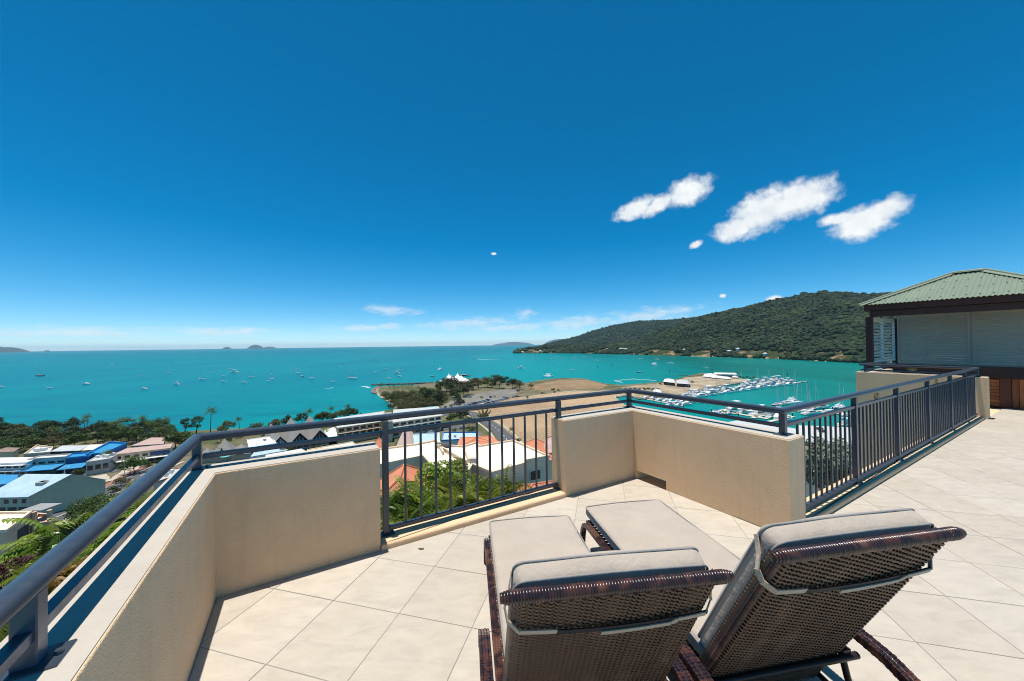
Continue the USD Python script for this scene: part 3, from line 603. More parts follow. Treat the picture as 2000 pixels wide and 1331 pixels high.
def cushion(lx, ly, lz, r, nx, ny, nz, shape=None):               # soft block centred on the origin
    def side(n, L): 
        t = np.linspace(-1, 1, n); return np.sign(t)*(1-(1-np.abs(t))**1.6)*L/2
    gx, gy, gz_ = side(nx, lx), side(ny, ly), side(nz, lz); faces, verts, n = [], [], 0
    for ax, (A, B) in enumerate(((gy, gz_), (gx, gz_), (gx, gy))):
        for sgn in (-1, 1):
            a, b = np.meshgrid(A, B, indexing='ij'); c = np.full(a.shape, sgn*(lx, ly, lz)[ax]/2); P = np.stack([(c, a, b), (a, c, b), (a, b, c)][ax], -1)
            v, f = grid_mesh(P); flip = (sgn < 0) != (ax == 1); faces.append((f[:, ::-1] if flip else f)+n); verts.append(v); n += len(v)
    v, f = np.vstack(verts), np.vstack(faces); inner = np.clip(v, -np.array([lx, ly, lz])/2+r, np.array([lx, ly, lz])/2-r); d = v-inner; L = np.linalg.norm(d, axis=1, keepdims=True)
    v = np.where(L > 1e-9, inner+d/np.maximum(L, 1e-9)*np.minimum(r, L), v)
    t = trimesh.Trimesh(v, np.vstack([f[:, [0,1,2]], f[:, [0,2,3]]]), process=False); t.merge_vertices(digits_vertex=6); v = np.array(t.vertices)
    if shape: v = shape(v)
    return v, np.array(t.faces)
BA = math.radians(62); bd = np.array([0, -math.cos(BA), math.sin(BA)]); bn = np.array([0, math.sin(BA), math.cos(BA)])   # along the back; out of its front
HINGE = np.array([0, 0, .238]); BL = .70
def onback(x, s, d): return HINGE+np.array([x, 0, 0])+bd*s+bn*d
def wound(m, a, b, r, pitch=.0105, ends=False):                   # a bar wrapped in cane: one ring per turn
    a, b = np.array(a, float), np.array(b, float); L = np.linalg.norm(b-a); n = max(2, int(L/pitch)); d = (b-a)/n
    for i in range(n):
        k = 1.0
        if ends: k = min(1, .62+.38*math.sin(min(1, (min(i, n-1-i)+.5)/4)*math.pi/2))
        p = a+d*i; j = r*k*rng.uniform(.97, 1.04); m.tube([p, p+d*.22, p+d*.5, p+d*.78, p+d], [j*.90, j*.985, j*1.015, j*.985, j*.90], 10, cap=i in (0, n-1))
def woven_band(m, path, w, side, cols=4, th=.026, pitch=.0125):    # a curved rail in a close basket weave
    p = np.array(path, float); L = np.r_[0, np.cumsum(np.linalg.norm(np.diff(p, axis=0), axis=1))]; n = int(L[-1]/pitch); t = np.linspace(0, L[-1], n+1)
    q_ = np.stack([np.interp(t, L, p[:, k]) for k in range(3)], 1)
    m.tube(q_, th*.47, 8)
    for i in range(n):
        a, b = q_[i], q_[i+1]; d = (b-a)/np.linalg.norm(b-a); y = np.array(side, float); z = np.cross(d, y)
        for c in range(cols):
            hgt = th*(.5+(.035 if (i+c) % 2 else -.01)); off = y*((c+.5)/cols-.5)*w
            m.box((a+b)/2+off, (pitch*(1.08 if (i+c) % 2 else 1.0), w/cols*.97, hgt*2), rot=np.stack([d, y, z], 1), ch=.0025)
lg = thing('sun_lounger', 'left brown wicker sun lounger with grey cushion, its back square to the camera', 'sun lounger', (.262, 1.366, 0), math.radians(97-90), 'wicker sun loungers')
m = MB(); wound(m, onback(-.348, BL, -.008), onback(.348, BL, -.008), .0195, .0088, True); bpar = m.build('top_bar', M_WICKER, lg, smooth=60)
for sgn in (-1, 1):
    m = MB(); wound(m, onback(sgn*.300, -.25, .004), onback(sgn*.300, BL-.02, .004), .0135, .0095); m.build('back_side_bar', M_WICKER, lg, smooth=60)
m = MB(); cols, pitch, HW = 34, .0088, .326                       # the back panel: flat canes woven over and under upright stakes
def canes(m, P, up, out, h, th):                                   # flat strands: P (n, k, 3) centre lines, h tall and th thick
    n, k = P.shape[:2]; sec = np.array([(-.5, 0), (-.32, .5), (.32, .5), (.5, 0), (.32, -.5), (-.32, -.5)]); V = P[:, :, None]+sec[:, :1]*h*up+sec[:, 1:]*th*out
    i, j, c = np.meshgrid(np.arange(n), np.arange(k-1), np.arange(6), indexing='ij'); A_ = (i*k+j)*6; m.add(V.reshape(-1, 3), np.stack([A_+c, A_+(c+1) % 6, A_+6+(c+1) % 6, A_+6+c], -1).reshape(-1, 4))
xs_ = np.linspace(-HW, HW, cols*4+1); EXT = .26; rows = int((BL+EXT-.03)/pitch); edge = np.clip((np.abs(xs_)-.288)/(HW-.288), 0, 1); curl = .042*edge**2; xw = np.sign(xs_)*np.minimum(np.abs(xs_), .288+(np.abs(xs_)-.288)*.72)
P_ = []
for r_ in range(rows):
    d = -.014+curl-.0062*np.sin((xs_+HW)/(2*HW)*cols*math.pi+math.pi*(r_ % 2))*(1-edge); s_ = .02-EXT+r_*pitch+rng.uniform(-.0007, .0007)+.0016*np.cos((xs_+HW)/(2*HW)*cols*2*math.pi)*(1 if r_ % 2 else -1)+.0012*np.sin(xs_*9+r_*.35)
    P_.append(HINGE+np.stack([xw, np.zeros_like(xw), np.zeros_like(xw)], 1)+np.outer(s_, bd)+np.outer(d, bn))
canes(m, np.array(P_), bd, bn, .0087, .0034)
for c in range(cols+1):
    x = (-.99+1.98*c/cols)*.288; m.tube([onback(x, .02-EXT, -.014), onback(x, BL-.02, -.014)], .0030, 5)
m.build('woven_back', M_WEAVE, lg, smooth=60)
m = MB(); m.box(onback(0, BL/2-.13, -.002), (.58, .003, BL+.20), rot=np.stack([[1,0,0], bn, bd], 1)); m.build('back_lining', M_ELASTIC, lg)
SL = 1.25
for sgn in (-1, 1):
    m = MB(); woven_band(m, [(sgn*.315, y, z) for y, z in ((-.02,.215),(.35,.215),(.8,.215),(1.13,.21),(1.19,.19),(1.22,.14),(1.235,.07),(1.24,.005))], .036, (1, 0, 0), 3)
    m.build('seat_rail', M_WICKER, lg)
m = MB(); woven_band(m, [(-.30, 1.19, .20), (.30, 1.19, .20)], .036, (0, 1, 0), 3); m.build('foot_bar', M_WICKER, lg)
m = MB(); rows = 64
for r_ in range(rows):
    y = .03+r_*.018; x4 = np.linspace(-.30, .30, 41); m.tube(np.stack([x4, np.full(41, y), .212+.004*np.cos(np.arange(41)*math.pi/2+math.pi*(r_ % 2))], 1), .006, 4)
m.build('woven_seat', M_WEAVE, lg, smooth=60)
def sag(v):
    v = v.copy(); t = np.clip((v[:, 1]+SL/2)/SL, 0, 1); v[:, 2] += .012*np.cos(v[:, 0]/.29*1.4)*(v[:, 2] > 0)-.010*(1-(v[:, 0]/.29)**2)*(t > .9)*(t-.9)*10
    v[:, 2] += .004*np.sin(v[:, 1]*9+v[:, 0]*4)*(v[:, 2] > 0); return v
cv, cf = cushion(.585, SL, .072, .028, 26, 40, 9, sag); MB().add(cv+[0, SL/2-.005, .226+.036], cf).build('seat_cushion', M_CUSHION, lg, smooth=True, raw=True)
def piping(m, w, l, z, r=.0042, rc=.03):
    n = 40; t = np.linspace(0, 2*np.pi, n); c, s_ = np.cos(t), np.sin(t); x = np.sign(c)*(w/2-rc)+rc*c; y = np.sign(s_)*(l/2-rc)+rc*s_
    pts = []
    for i in range(n-1):
        for k in np.linspace(0, 1, 6)[:-1]: pts.append((x[i]*(1-k)+x[i+1]*k, y[i]*(1-k)+y[i+1]*k, 0))
    pts.append(pts[0]); p = np.array(pts); p[:, 2] = z(p[:, 0], p[:, 1]); return p
m = MB(); p = piping(m, .583, SL-.002, lambda x, y: .026+.010*np.cos(x/.29*1.4)); m.tube(p+[0, SL/2-.005, .226+.036], .004, 6); m.build('seat_piping', M_PIPE, lg, smooth=60)
CB = .672
def puff(v):
    v = v.copy(); v[:, 2] += (.010*np.cos(v[:, 0]/.30*1.35)*np.cos(v[:, 1]/(CB/2)*1.35)+.003*np.sin(v[:, 0]*17+v[:, 1]*6))*(v[:, 2] > 0); v[:, 1] += .008*np.cos(v[:, 0]/.3*1.4)*(v[:, 1] > .3); return v
cv, cf = cushion(.60, CB, .085, .034, 26, 30, 11, puff); R = np.stack([[1,0,0], bd, bn], 1)
cen = HINGE+bd*(CB/2+.030)+bn*.058
bc = MB().add(cv@R.T+cen, cf).build('back_cushion', M_CUSHION, lg, smooth=True, raw=True)
for zz in (.024, -.030):
    m = MB(); p = piping(m, .598, CB-.004, lambda x, y: np.full(np.shape(x), zz)); p[:, 1] += .008*np.cos(p[:, 0]/.3*1.4)*(p[:, 1] > .3); m.tube(p@R.T+cen, .0042, 6); m.build('back_piping', M_PIPE, lg, smooth=60)
def ribbon(m, pts, w, th=.0035):                                  # a flat strap
    p = np.array(pts, float); t = np.gradient(p, axis=0); t /= np.linalg.norm(t, axis=1, keepdims=True)
    for i in range(len(p)-1):
        d = p[i+1]-p[i]; L = np.linalg.norm(d); x = d/L; y = bd-x*(x@bd); y /= np.linalg.norm(y); m.box((p[i]+p[i+1])/2, (L*1.03, w, th), rot=np.stack([x, y, np.cross(x, y)], 1))
def strap_path(s0, dip, x0, x1, n=22):
    return [onback(x, s0-dip*(1-(x/.30)**2), -.030) for x in np.linspace(x0, x1, n)]
S0 = BL*.80
m = MB(); ribbon(m, [onback(-.303, S0+.10, .085), onback(-.316, S0+.07, .045), onback(-.328, S0+.035, .02), onback(-.322, S0+.012, -.005)]+strap_path(S0, .03, -.29, -.175, 8), .020); m.build('strap', M_STRAP, lg)
m = MB(); ribbon(m, strap_path(S0-.004, .03, -.175, .30, 26), .021); m.build('elastic_strap', M_ELASTIC, lg)
m = MB(); ribbon(m, [onback(.303, S0+.10, .085), onback(.316, S0+.07, .045), onback(.328, S0+.035, .02), onback(.322, S0+.012, -.005)]+[onback(x, S0-.034*(1-(x/.30)**2)-.016*(x < .2), -.0345) for x in np.linspace(.29, -.035, 20)], .018); m.build('strap', M_STRAP, lg)
for sgn in (-1, 1):
    m = MB(); woven_band(m, [(sgn*.37, y, z) for y, z in ((.40,.13),(.36,.21),(.26,.262),(.12,.285),(-.03,.280),(-.12,.266),(-.20,.235),(-.265,.185),(-.315,.12),(-.345,.05),(-.355,.004))], .050, (1, 0, 0), 4, .034); m.build('side_arch', M_WICKER, lg)
    m = MB(); m.tube([(sgn*.30, .0, .235), (sgn*.31, -.02, .12), (sgn*.32, -.05, .004)], .012, 8); m.tube([(sgn*.29, .11, .05), (sgn*.31, -.10, .012)], .011, 8); m.build('support_strut', M_STEEL, lg, smooth=60)
m = MB(); m.tube([(-.36, -.02, .20), (.36, -.02, .20)], .013, 8); m.build('cross_bar', M_STEEL, lg, smooth=60)
m = MB(); m.tube([(-.31, .02, .21), (.31, .02, .21)], .013, 8); m.build('cross_bar', M_STEEL, lg, smooth=60)
copy_of(lg, 'sun_lounger', 'right brown wicker sun lounger with grey cushion, turned away at an angle', 'sun lounger', (1.072, 1.490, 0), math.radians(100-90), 'wicker sun loungers', 1.06)

# small dry leaves blown on to the tiles
M_DRY = look('dry_leaf', (.10, .055, .025), .8, .3, 60)
for i, (x, y, lb) in enumerate([(823,1073,'dark curled dry leaf on the tiles by the short kerb'),(1700,1010,'dry leaf on the tiles right of the long kerb')]):
    p = at(x, y, 0); t_ = thing('dry_leaf', lb, 'leaf', p, i*1.9); k = np.linspace(-1, 1, 7); w = .009*np.sqrt(np.maximum(0, 1-k**2))+.0004
    MB().add(np.concatenate([np.stack([k*.022, -w, .004+.006*k**2], 1), np.stack([k*.022, 0*w, .001+.006*k**2], 1), np.stack([k*.022, w, .004+.006*k**2], 1)]), [(r*7+j, r*7+j+1, r*7+j+8, r*7+j+7) for r in range(2) for j in range(6)]).build('blade', M_DRY, t_)
    MB().tube([(-.034, 0, .006), (-.022, 0, .006)], .0012, 5).build('stalk', M_DRY, t_)

# ---------------------------------------------------------------- plants
zi = lambda x, y: ((x-xs[0])/3.0, (y-ys[0])/3.0)
def surf(x, y):                                                   # height of the ground mesh itself
    a, b = zi(np.asarray(x, float), np.asarray(y, float)); i, j = np.clip(a.astype(int), 0, Xg.shape[0]-2), np.clip(b.astype(int), 0, Xg.shape[1]-2); s_, t_ = a-i, b-j
    return Zg[i,j]*(1-s_)*(1-t_)+Zg[i+1,j]*s_*(1-t_)+Zg[i,j+1]*(1-s_)*t_+Zg[i+1,j+1]*s_*t_
def sf(x, y): return float(surf(np.array([x]), np.array([y]))[0])
def spot(px, py):
    z = -50.0
    for _ in range(30): p = at(px, py, z); z = .6*z+.4*sf(p[0], p[1])
    p = at(px, py, z); return np.array([p[0], p[1], sf(p[0], p[1])])
M_BARK = look('bark', (.13, .10, .075), .9, .3, 3, bump=.02, bscale=9); M_PALMBARK = look('palm_bark', (.19, .165, .13), .9, .25, 4)
LEAF = {'dark': leafy('dark_leaves', (.035,.060,.018), (.085,.115,.036)), 'green': leafy('green_leaves', (.055,.095,.020), (.14,.185,.05)), 'olive': leafy('olive_leaves', (.075,.085,.028), (.17,.165,.06)),
        'rust': leafy('rusty_leaves', (.09,.075,.024), (.22,.145,.055)), 'grey': leafy('silver_leaves', (.16,.18,.11), (.42,.43,.34), trans=.2), 'palm': leafy('palm_leaves', (.085,.14,.022), (.25,.29,.06), rough=.35),
        'lime': leafy('lime_leaves', (.17,.23,.025), (.42,.44,.08), rough=.35), 'bronze': leafy('bronze_leaves', (.14,.07,.012), (.36,.20,.05), rough=.5), 'purple': leafy('purple_leaves', (.05,.015,.02), (.14,.05,.05), rough=.5)}
def leaf_cloud(m, centres, n, size, r_=rng):                      # small bent leaf faces spread through several clumps
    c = np.array([x[:3] for x in centres]); rad = np.array([x[3] for x in centres]); w = rad**2.2; idx = r_.choice(len(c), n, p=w/w.sum())
    d = r_.normal(size=(n, 3)); d /= np.linalg.norm(d, axis=1, keepdims=True); rr = r_.uniform(.45, 1.06, n)**.6
    p = c[idx]+d*(rad[idx]*rr)[:, None]*np.array([1, 1, .78]); keep = np.ones(n, bool)
    nrm = d+r_.normal(size=(n, 3))*.55+[0, 0, .35]; nrm /= np.linalg.norm(nrm, axis=1, keepdims=True)
    a = np.cross(nrm, r_.normal(size=(n, 3))); a /= np.linalg.norm(a, axis=1, keepdims=True); b = np.cross(nrm, a); s = (size*r_.uniform(.6, 1.35, n))[:, None]
    v = np.stack([p-a*s*.6, p-b*s*.42+nrm*s*.08, p+a*s*.75, p+b*s*.42+nrm*s*.08], 1)
    m.add(v.reshape(-1, 3), np.arange(4*n).reshape(n, 4))
def broad_tree(root, h, w, leaf, n=900, size=.55, trunk=.35, seed=0, low=.25):
    r_ = np.random.default_rng(seed); m = MB(); bend = r_.normal(size=2)*.04*h; hh = h*(low+.25)
    m.tube([(0,0,-.6), (bend[0]*.3, bend[1]*.3, hh*.4), (bend[0], bend[1], hh)], [h*.032, h*.024, h*.017], 7); cl = []
    k = r_.integers(7, 10)
    for i in range(k):
        a = i*2.4+r_.uniform(-.4, .4); e = r_.uniform(.15, .95); rr = w*.5*(.35+.5*math.sqrt(1-e*.8))*r_.uniform(.75, 1.1)
        c = np.array([bend[0]+rr*math.cos(a), bend[1]+rr*math.sin(a), h*(low+.16+(.72-low)*e)]); cl.append((*c, w*r_.uniform(.19, .29)))
        s_ = np.array([bend[0]*.8, bend[1]*.8, hh*r_.uniform(.55, 1)]); m.tube([s_, (s_+c)/2+[0, 0, -.03*h], c], [h*.014, h*.009, h*.004], 5)
    cl.append((bend[0], bend[1], h*.82, w*.26)); m.build('trunk', M_BARK, root, smooth=60)
    q_ = MB(); leaf_cloud(q_, cl, n, size, r_); q_.build('crown', LEAF[leaf], root, raw=True)
def frond(m, base, az, el, L, n=16, leaf=.6, droop=1.0, wid=.045, r_=rng):
    t = np.linspace(0, 1, 9); e = el-droop*1.25*t**1.4; st = L/8; d = np.stack([np.cos(e)*math.cos(az), np.cos(e)*math.sin(az), np.sin(e)], 1)
    p = np.vstack([base, np.array(base)+np.cumsum(d[:-1]*st, axis=0)]); m.tube(p, np.linspace(.03, .008, 9)*L/3.2, 4)
    side = np.array([-math.sin(az), math.cos(az), 0]); V, F = [], []
    tt = np.linspace(.12, .99, n); c = np.stack([np.interp(tt, t, p[:, k]) for k in range(3)], 1); dd = np.stack([np.interp(tt, t, d[:, k]) for k in range(3)], 1)
    for sgn in (-1, 1):
        ln = leaf*np.sin(np.pi*(.12+.83*tt))**.7*r_.uniform(.85, 1.1, n); out = side*sgn+dd*.55+np.array([0, 0, -.30])*r_.uniform(.4, 1.5, n)[:, None]; out /= np.linalg.norm(out, axis=1, keepdims=True)
        w_ = np.cross(out, [0, 0, 1.0])*wid+dd*wid*.6; mid = c+out*(ln*.5)[:, None]+[0, 0, .02]; tip = c+out*ln[:, None]+np.array([0, 0, -.16])*ln[:, None]
        V.append(np.stack([c, mid-w_, tip, mid+w_], 1).reshape(-1, 3))
    v = np.vstack(V); m.add(v, np.arange(len(v)).reshape(-1, 4))
def palm(root, h, leaf='palm', L=3.2, k=18, n=14, seed=0, lw=.75, wid=.06, lean=.08, trunk=True):
    r_ = np.random.default_rng(seed); a = r_.uniform(0, 6.28); top = np.array([math.cos(a)*lean*h, math.sin(a)*lean*h, h])
    if trunk: t = np.linspace(0, 1, 7); MB().tube(np.stack([top[0]*t**1.6, top[1]*t**1.6, -.6+(h+.6)*t], 1), np.linspace(.19, .11, 7)*(h/9)**.5, 8).build('trunk', M_PALMBARK, root, smooth=60)
    m = MB()
    for i in range(k):
        e = 1.25-1.65*(i/k)**.9+r_.uniform(-.1, .1); frond(m, top, i*2.39996+r_.uniform(-.25, .25), e, L*r_.uniform(.8, 1.08), n, lw*L/3.2, r_.uniform(.75, 1.15), wid, r_)
    m.build('fronds', LEAF[leaf], root, raw=True)
def cane_palm(root, h, leaf, seed, stems=5, L=2.0, n=14, k=6, spread=.7):   # clump of slim stems with arching feathery leaves
    r_ = np.random.default_rng(seed); m, q_ = MB(), MB()
    for s_ in range(stems):
        a = r_.uniform(0, 6.28); b = np.array([math.cos(a), math.sin(a), 0])*r_.uniform(.1, spread); hh = h*r_.uniform(.72, 1.0); top = b*1.9+[0, 0, hh]
        m.tube([b-[0,0,.5], (b+top)/2+[0, 0, .1], top], [.05, .04, .03], 6)
        for i in range(k): frond(q_, top, r_.uniform(0, 6.28), r_.uniform(.35, 1.35), L*r_.uniform(.8, 1.15), n, .66*L/2.0, r_.uniform(.8, 1.3), .046, r_)
    m.build('stems', M_PALMBARK, root, smooth=60); q_.build('fronds', LEAF[leaf], root, raw=True)
def fan_palm(root, h, seed, k=16, R=.95):                         # stiff round fans of narrow blades
    r_ = np.random.default_rng(seed); MB().tube([(0,0,-.5), (.03,.02,h*.5), (0,0,h)], [.14, .12, .10], 8).build('trunk', M_PALMBARK, root); m = MB()
    for i in range(k):
        az, el = i*2.39996, 1.25-1.3*i/k; d = np.array([math.cos(el)*math.cos(az), math.cos(el)*math.sin(az), math.sin(el)]); hub = np.array([0, 0, h])+d*.75; m.tube([(0,0,h), hub], .012, 4)
        s_ = np.array([-math.sin(az), math.cos(az), 0]); u_ = np.cross(s_, d)
        for a in np.linspace(-1.9, 1.9, 26):
            o = d*math.cos(a)+s_*math.sin(a); w_ = np.cross(o, u_)*.02; tip = hub+o*R*r_.uniform(.9, 1.05)-[0, 0, .16]; m.add([hub, hub+o*R*.5+w_, tip, hub+o*R*.5-w_], [(0,1,2,3)])
    m.build('fans', LEAF['dark'], root, raw=True)
PROTO = {}
def plant(kind, label, cat, loc, group=None, scale=1.0, rz=None, name=None):
    rz = rng.uniform(0, 6.28) if rz is None else rz; fn, nm = KINDS[kind]; nm = name or nm
    if kind in PROTO: return copy_of(PROTO[kind], nm, label, cat, loc, rz, group, scale)
    t_ = thing(nm, label, cat, loc, rz, group, scale); fn(t_); PROTO[kind] = t_; return t_
KINDS = {
 'dark1': (lambda r: broad_tree(r, 8, 8, 'dark', 1000, .55, seed=1), 'broadleaf_tree'), 'dark2': (lambda r: broad_tree(r, 9, 7, 'dark', 1000, .5, seed=2), 'broadleaf_tree'),
 'green1': (lambda r: broad_tree(r, 7, 7.5, 'green', 1000, .5, seed=3), 'broadleaf_tree'), 'green2': (lambda r: broad_tree(r, 6, 6.5, 'green', 900, .42, seed=4, low=.15), 'broadleaf_tree'),
 'olive1': (lambda r: broad_tree(r, 7, 8, 'olive', 900, .5, seed=5), 'broadleaf_tree'), 'olive2': (lambda r: broad_tree(r, 5, 6, 'olive', 600, .42, seed=6, low=.1), 'broadleaf_tree'),
 'rust1': (lambda r: broad_tree(r, 6, 6.5, 'rust', 650, .42, seed=7), 'broadleaf_tree'), 'pine': (lambda r: broad_tree(r, 11, 6, 'dark', 900, .45, seed=8, low=.2), 'pine_tree'),
 'grey1': (lambda r: broad_tree(r, 6, 6, 'grey', 1100, .42, seed=9, low=.1), 'silver_tree'), 'near_tree': (lambda r: broad_tree(r, 5.5, 5, 'green', 5200, .17, seed=10), 'broadleaf_tree'),
 'near_lime': (lambda r: broad_tree(r, 4.2, 3.2, 'lime', 3600, .15, seed=12, low=.3), 'frangipani_tree'),
 'street': (lambda r: broad_tree(r, 5, 4.2, 'rust', 700, .30, seed=11, low=.35), 'street_tree'), 'bush': (lambda r: broad_tree(r, 2.4, 3.6, 'green', 420, .34, seed=13, low=.02), 'shrub'), 'bush2': (lambda r: broad_tree(r, 2.4, 3.6, 'olive', 420, .34, seed=14, low=.02), 'shrub'),
 'mangrove': (lambda r: broad_tree(r, 4.5, 7.5, 'olive', 900, .45, seed=15, low=.02), 'mangrove_tree'),
 'palm1': (lambda r: palm(r, 10, seed=1), 'coconut_palm'), 'palm2': (lambda r: palm(r, 8, seed=2), 'coconut_palm'), 'palm3': (lambda r: palm(r, 5, 'lime', L=2.3, k=14, seed=3), 'palm_tree'),
 'cane1': (lambda r: cane_palm(r, 5.0, 'lime', 21, 5), 'cane_palm'), 'cane2': (lambda r: cane_palm(r, 5.4, 'palm', 22, 5), 'cane_palm'), 'cane3': (lambda r: cane_palm(r, 4.2, 'lime', 23, 4, 1.7), 'cane_palm'),
 'fan': (lambda r: fan_palm(r, 3.4, 31), 'fan_palm'), 'feather': (lambda r: palm(r, 4.0, 'palm', L=2.4, k=22, n=46, seed=33, lw=.62, wid=.018, lean=.03), 'feather_palm'),
 'bronze': (lambda r: cane_palm(r, 2.2, 'bronze', 41, 5, .9, 14, 7, .3), 'bronze_shrub'), 'purple': (lambda r: broad_tree(r, 1.4, 2.6, 'purple', 900, .14, seed=42, low=.02), 'purple_shrub')}
# belt of trees along the shore on the left
g_ = 'trees in the belt along the left shore'
kinds = ['dark1','dark2','green1','green2','olive1','rust1','dark1','green1']; names_ = {'dark':'dark green', 'gree':'mid green', 'oliv':'olive green', 'rust':'rusty brown'}
belt = Polygon([(-120,880),(-60,826),(60,823),(130,842),(250,845),(330,838),(345,858),(300,868),(230,868),(100,878),(20,890)])
pts = []; tries = 0
while len(pts) < 105 and tries < 9000:
    tries += 1; x, y = rng.uniform(-110, 350), rng.uniform(822, 890)
    if not belt.contains(Point(x, y+6)): continue
    p = spot(x, y+8)
    if all(np.hypot(*(p[:2]-o[:2])) > 4.6 for o in pts): pts.append(p)
for p in pts:
    k_ = kinds[rng.integers(len(kinds))]; big = rng.uniform(.66, 1.15); d_ = p-[0, 0, EYE]; bx = 1000+FPX*(d_@_r)/(d_@_f)
    wh = ['at the left end of the shore belt', 'in the shore belt behind the brown roofed house', 'in the shore belt behind the cream stepped building', 'in the shore belt behind the silver metal roof', 'in the shore belt behind the blue roofs', 'in the shore belt behind the wide pinkish roof', 'in the shore belt beside the handrail corner'][int(np.searchsorted([0, 50, 105, 160, 230, 300], bx))]
    lb = f"{'large' if big > .9 else 'small'} {names_[k_[:4]]} broad crowned tree {wh}"; plant(k_, lb, 'tree', p, lb.replace('tree', 'trees', 1), big)
for x, y, s_ in [(172,838,1.0),(163,845,.9),(144,850,.8),(240,846,1.0),(251,846,1.0),(278,845,1.05),(322,845,.95),(226,852,.9),(265,855,.85),(236,858,.9),(272,860,.85),(288,852,.9),(246,853,.8),(310,856,.8),(258,862,.8),(300,848,.9),(112,842,.7),(120,850,.7)]:
    plant('palm1' if s_ > .88 else 'palm2', 'tall coconut palm standing above the tree belt on the left shore', 'palm', spot(x, y+6), 'palms in the belt along the left shore', s_)
for x, y, k_, s_, lb in [(383,848,'pine',1.1,'tall dark rounded pine on the shore, the right hand of a pair'),(360,848,'pine',.95,'shorter dark pine on the shore, the left hand of a pair'),(411,846,'palm1',1.35,'tall coconut palm on the beach just right of the dark pines'),(468,842,'palm2',.95,'slim coconut palm alone on the beach at the right end of the rounded tree'),
        (441,849,'olive1',1.15,'wide rounded olive tree on the beach between the two lone palms'),(343,878,'green1',1.35,'large bright green tree behind the handrail corner'),(362,872,'green1',1.1,'bright green tree touching the handrail corner'),(540,842,'rust1',1.3,'rusty green tree at the left end of the clump behind the grey gables'),(528,845,'olive2',1.1,'low olive tree at the water behind the leftmost grey gable'),(563,838,'dark2',1.05,'dark tall tree behind the grey gabled roofs'),
        (590,830,'dark1',1.0,'dark tree showing between two grey gable peaks'),(602,829,'palm2',1.1,'palm showing between two grey gable peaks')]:
    plant(k_, lb, 'palm' if 'palm' in k_ else 'tree', spot(x, y), None, s_)
for x in np.linspace(622, 690, 9): plant(['dark1','green1','olive1'][int(x) % 3], 'dark tree in the row between the white resort roof and the sea', 'tree', spot(x, 825-(x-622)*.13+rng.uniform(-2, 2)), 'trees between the resort roof and the sea', rng.uniform(.7, .95))
for x, y, k_ in [(645,820,'palm2'),(678,815,'palm2')]: plant(k_, 'palm rising from the row of trees behind the white resort roof', 'palm', spot(x, y), 'palms behind the resort roof', 1.0)
# peninsula: mangroves by the cove, trees by the tents and the car park
man = Polygon([(745,775),(800,768),(860,768),(880,780),(850,800),(800,806),(760,801),(765,790),(752,780)]); pts = []; tries = 0
while len(pts) < 62 and tries < 9000:
    tries += 1; x, y = rng.uniform(740, 885), rng.uniform(765, 808)
    if man.contains(Point(x, y)):
        p = spot(x, y)
        if all(np.hypot(*(p[:2]-o[:2])) > 4.2 for o in pts): pts.append(p)
for i_, p in sorted(((int(np.clip((p[0]/p[1]+.37)/.042, 0, 4)), p) for p in pts), key=lambda q: (q[0], q[1][0])): plant('mangrove', (lb := 'low olive mangrove '+['at the water tip of the cove', 'left of the middle of the cove thicket', 'in the middle of the cove thicket', 'right of the middle of the cove thicket', 'in the cove thicket beside the tall dark trees'][i_]), 'tree', p, lb.replace('mangrove', 'mangroves'), rng.uniform(.95, 1.35))
for x, y, k_, s_ in [(838,785,'dark1',1.15),(858,790,'dark2',1.1),(828,778,'dark1',1.0),(872,765,'dark1',1.45),(885,764,'dark2',1.45),(862,768,'dark1',1.2),(900,765,'olive1',1.3),(910,762,'rust1',1.4),(925,762,'olive1',1.3),(935,758,'rust1',1.5),(952,757,'olive1',1.3),(948,750,'rust1',1.2),(968,752,'olive1',1.4),(976,760,'dark1',1.45),(962,760,'rust1',1.1),(1001,760,'dark1',1.15),(1015,761,'rust1',1.25),(1008,757,'olive1',1.0),(1037,760,'rust1',.8),(880,772,'dark2',1.2),(890,780,'dark2',1.0),(916,772,'dark1',1.1),(906,776,'dark2',1.0),(888,790,'dark2',1.05),(898,795,'dark1',.7),(855,752,'olive2',.9),(990,746,'dark1',.7),(930,752,'olive1',1.0)]:
    plant(k_, {'dark':'dark green tree on the peninsula behind the car park', 'oliv':'olive green tree on the peninsula near the white tents', 'rust':'thin rusty tree on the peninsula behind the car park'}[k_[:4]], 'tree', spot(x, y), 'trees on the peninsula '+k_[:4].replace('oliv','olive'), s_*1.35)
for x, y in [(742,764),(762,766),(768,765),(786,763),(797,762),(805,763),(745,760),(816,767)]: plant('palm2', 'small palm lining the boat basin inside the breakwater', 'palm', spot(x, y), 'palms round the boat basin', .8)
for x, y in [(1083,768),(1059,770),(1082,762),(1030,778),(1078,763),(1090,764),(940,778),(870,798),(880,796)]: plant('bush', 'small shrub on the open ground of the peninsula', 'shrub', spot(x, y), 'shrubs on the open ground', .8)
for x in range(1222, 1292, 9): plant('bush2' if x % 2 else 'bush', 'shrub in the hedge beyond the corner of the wall', 'shrub', spot(x, 763-(x-1222)*.02+rng.uniform(-1.5, 1.5)), 'shrubs in the hedge beyond the wall corner', rng.uniform(.9, 1.3))
for x, y in [(1300,748),(1310,752),(1330,752),(1345,751),(1315,746),(1290,752),(1352,748),(1260,747),(1269,747)]: plant('bush2', 'dark shrub round the low white roofed buildings on the marina spit', 'shrub', spot(x, y), 'shrubs on the marina spit', 1.0)
for x in np.linspace(1432, 1486, 9): plant('bush', 'green shrub along the far end of the marina spit', 'shrub', spot(x, 738+(x-1432)*.07+rng.uniform(-1, 1)), 'shrubs at the end of the marina spit', rng.uniform(.9, 1.25))
